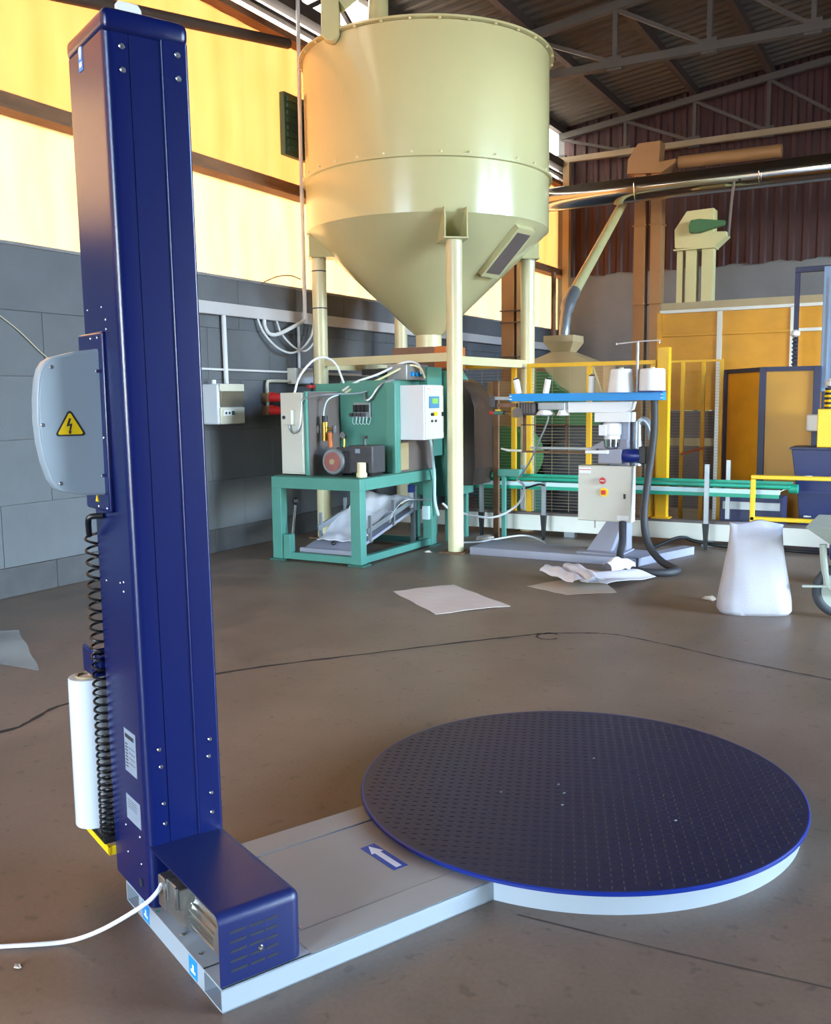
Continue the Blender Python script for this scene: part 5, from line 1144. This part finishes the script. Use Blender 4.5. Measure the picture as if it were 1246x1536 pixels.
floor_sheet('plastic_film', 'piece of clear crumpled film on the floor at the left edge', [(-5.7, 4.05), (-5.05, 3.60), (-4.55, 3.62), (-5.50, 4.22)], 'clearfilm', 'film', 6, 0.03)
def scrap(label, x, y, s, seed):
    rnd = random.Random(seed); mb = MB()
    mb.lathe([(s*0.2, 0.0), (s, 0.002), (s*0.8, s*0.35), (s*0.3, s*0.5)], (x, y, 0), 9)
    mb.v = [v+Vector((rnd.uniform(-s, s)*0.5, rnd.uniform(-s, s)*0.3, rnd.uniform(0, s*0.3))) for v in mb.v]
    return tag(mb.build('scrap', 'debris'), label, 'scrap', 'scraps on the floor')
scrap('crumpled pale scrap on the floor just left of the standing sack', -1.50, 7.28, 0.05, 1)
scrap('small pale chip on the floor right beside the blue mast', -3.33, 3.72, 0.022, 2)
scrap('brown rag scrap on the floor under the offwhite kerb beam', -4.35, 9.30, 0.09, 3)
scrap('small pale crumb on the floor below the wrapper cable', -2.17, 1.60, 0.012, 4)
scrap('small pale lump on the floor before the front silo leg', -4.53, 8.35, 0.035, 5)
pipe('cable', [(-2.55, 9.2, 0.02), (-2.35, 9.75, 0.10), (-2.20, 9.85, 0.06), (-1.9, 9.84, 0.03), (-1.6, 9.86, 0.05), (-1.2, 9.80, 0.03), (-0.6, 9.85, 0.03), (0.2, 9.8, 0.03)], 0.018, 'black', 'black cable lying along the foot of the offwhite beam', 'cable')
pipe('cable', [(-4.55, 9.0, 0.012), (-4.30, 9.15, 0.02), (-4.0, 9.55, 0.05), (-3.7, 9.40, 0.02), (-3.55, 9.1, 0.012)], 0.010, 'conduit', 'white cable looping on the floor behind the sewing stand base', 'cable')
pipe('cable', [(-4.62, 8.85, 0.45), (-4.52, 8.95, 0.36), (-4.2, 9.2, 0.28), (-3.95, 9.3, 0.42), (-3.75, 9.0, 0.64), (-3.74, 8.82, 0.72)], 0.012, 'conduit', 'grey air line sagging from the green bench to the sewing stand', 'cable')
# wheelbarrow half out of the frame
wbw = thing('wheelbarrow', 'grey green wheelbarrow cut off by the right edge of the picture', 'wheelbarrow', (-0.35, 7.15, 0))
wc = Vector((-0.575, 7.08, 0.195)); ax = Vector((-0.25, 0.97, 0)).normalized()
wp = []
def ring(R_, r_, m, nm, n=40, k=12):
    mb = MB(); e1 = ax.cross(Vector((0, 0, 1))).normalized(); e2 = Vector((0, 0, 1))
    for i in range(n):
        for j in range(k):
            a, b = 2*PI*i/n, 2*PI*j/k
            d = e1*math.cos(a)+e2*math.sin(a); mb.v.append(wc + d*(R_+r_*math.cos(b)) + ax*(r_*math.sin(b)))
    for i in range(n):
        for j in range(k): mb.f.append([i*k+j, ((i+1) % n)*k+j, ((i+1) % n)*k+(j+1) % k, i*k+(j+1) % k])
    return mb.build(nm, m, wbw, smooth=60)
ring(0.160, 0.034, 'tyre', 'tyre')
MB().cyl(wc-ax*0.02, wc+ax*0.02, 0.140, 32).build('wheel_disc', 'barrow', wbw)
MB().cyl(wc-ax*0.06, wc+ax*0.06, 0.028, 16).build('hub', 'galv', wbw)
frustum(-0.60, 0.15, 6.95, 7.45, 0.50, -0.80, 0.35, 6.82, 7.60, 0.66).build('tray', 'barrow', wbw, bevel=0.01)
for s in (-1, 1):
    MB().tube(spline([wc+ax*0.07*s, wc+ax*0.08*s+Vector((0.10, 0, 0.2)), wc+ax*0.18*s+Vector((0.4, 0.05, 0.30)), wc+ax*0.28*s+Vector((1.1, 0.1, 0.38))], 5), 0.018, 10).build('frame_tube', 'barrow', wbw)
MB().tube(spline([(-0.70, 7.03, 0.52), (-0.69, 7.03, 0.40), (-0.66, 7.03, 0.24), (-0.60, 7.02, 0.195)], 5), 0.024, 10).build('wheel_stay', 'barrow', wbw)
MB().bar((-0.82, 6.98, 0.225), (-0.45, 7.08, 0.235), 0.03, 0.014).build('cross_strap', 'barrow', wbw)
bt = thing('blue_tank', 'small blue tank on the floor behind the wheelbarrow', 'tank', (-0.5, 8.4, 0))
MB().tube([(-0.78, 8.35, 0.27), (-0.73, 8.36, 0.27), (-0.20, 8.45, 0.27), (-0.15, 8.46, 0.27)], [0.06, 0.11, 0.11, 0.06], 24).build('tank', 'bluerim', bt)
for x, y in ((-0.66, 8.37), (-0.28, 8.44)): MB().box(x-0.02, x+0.02, y-0.09, y+0.09, 0.0, 0.18).build('foot', 'yellow2', bt)
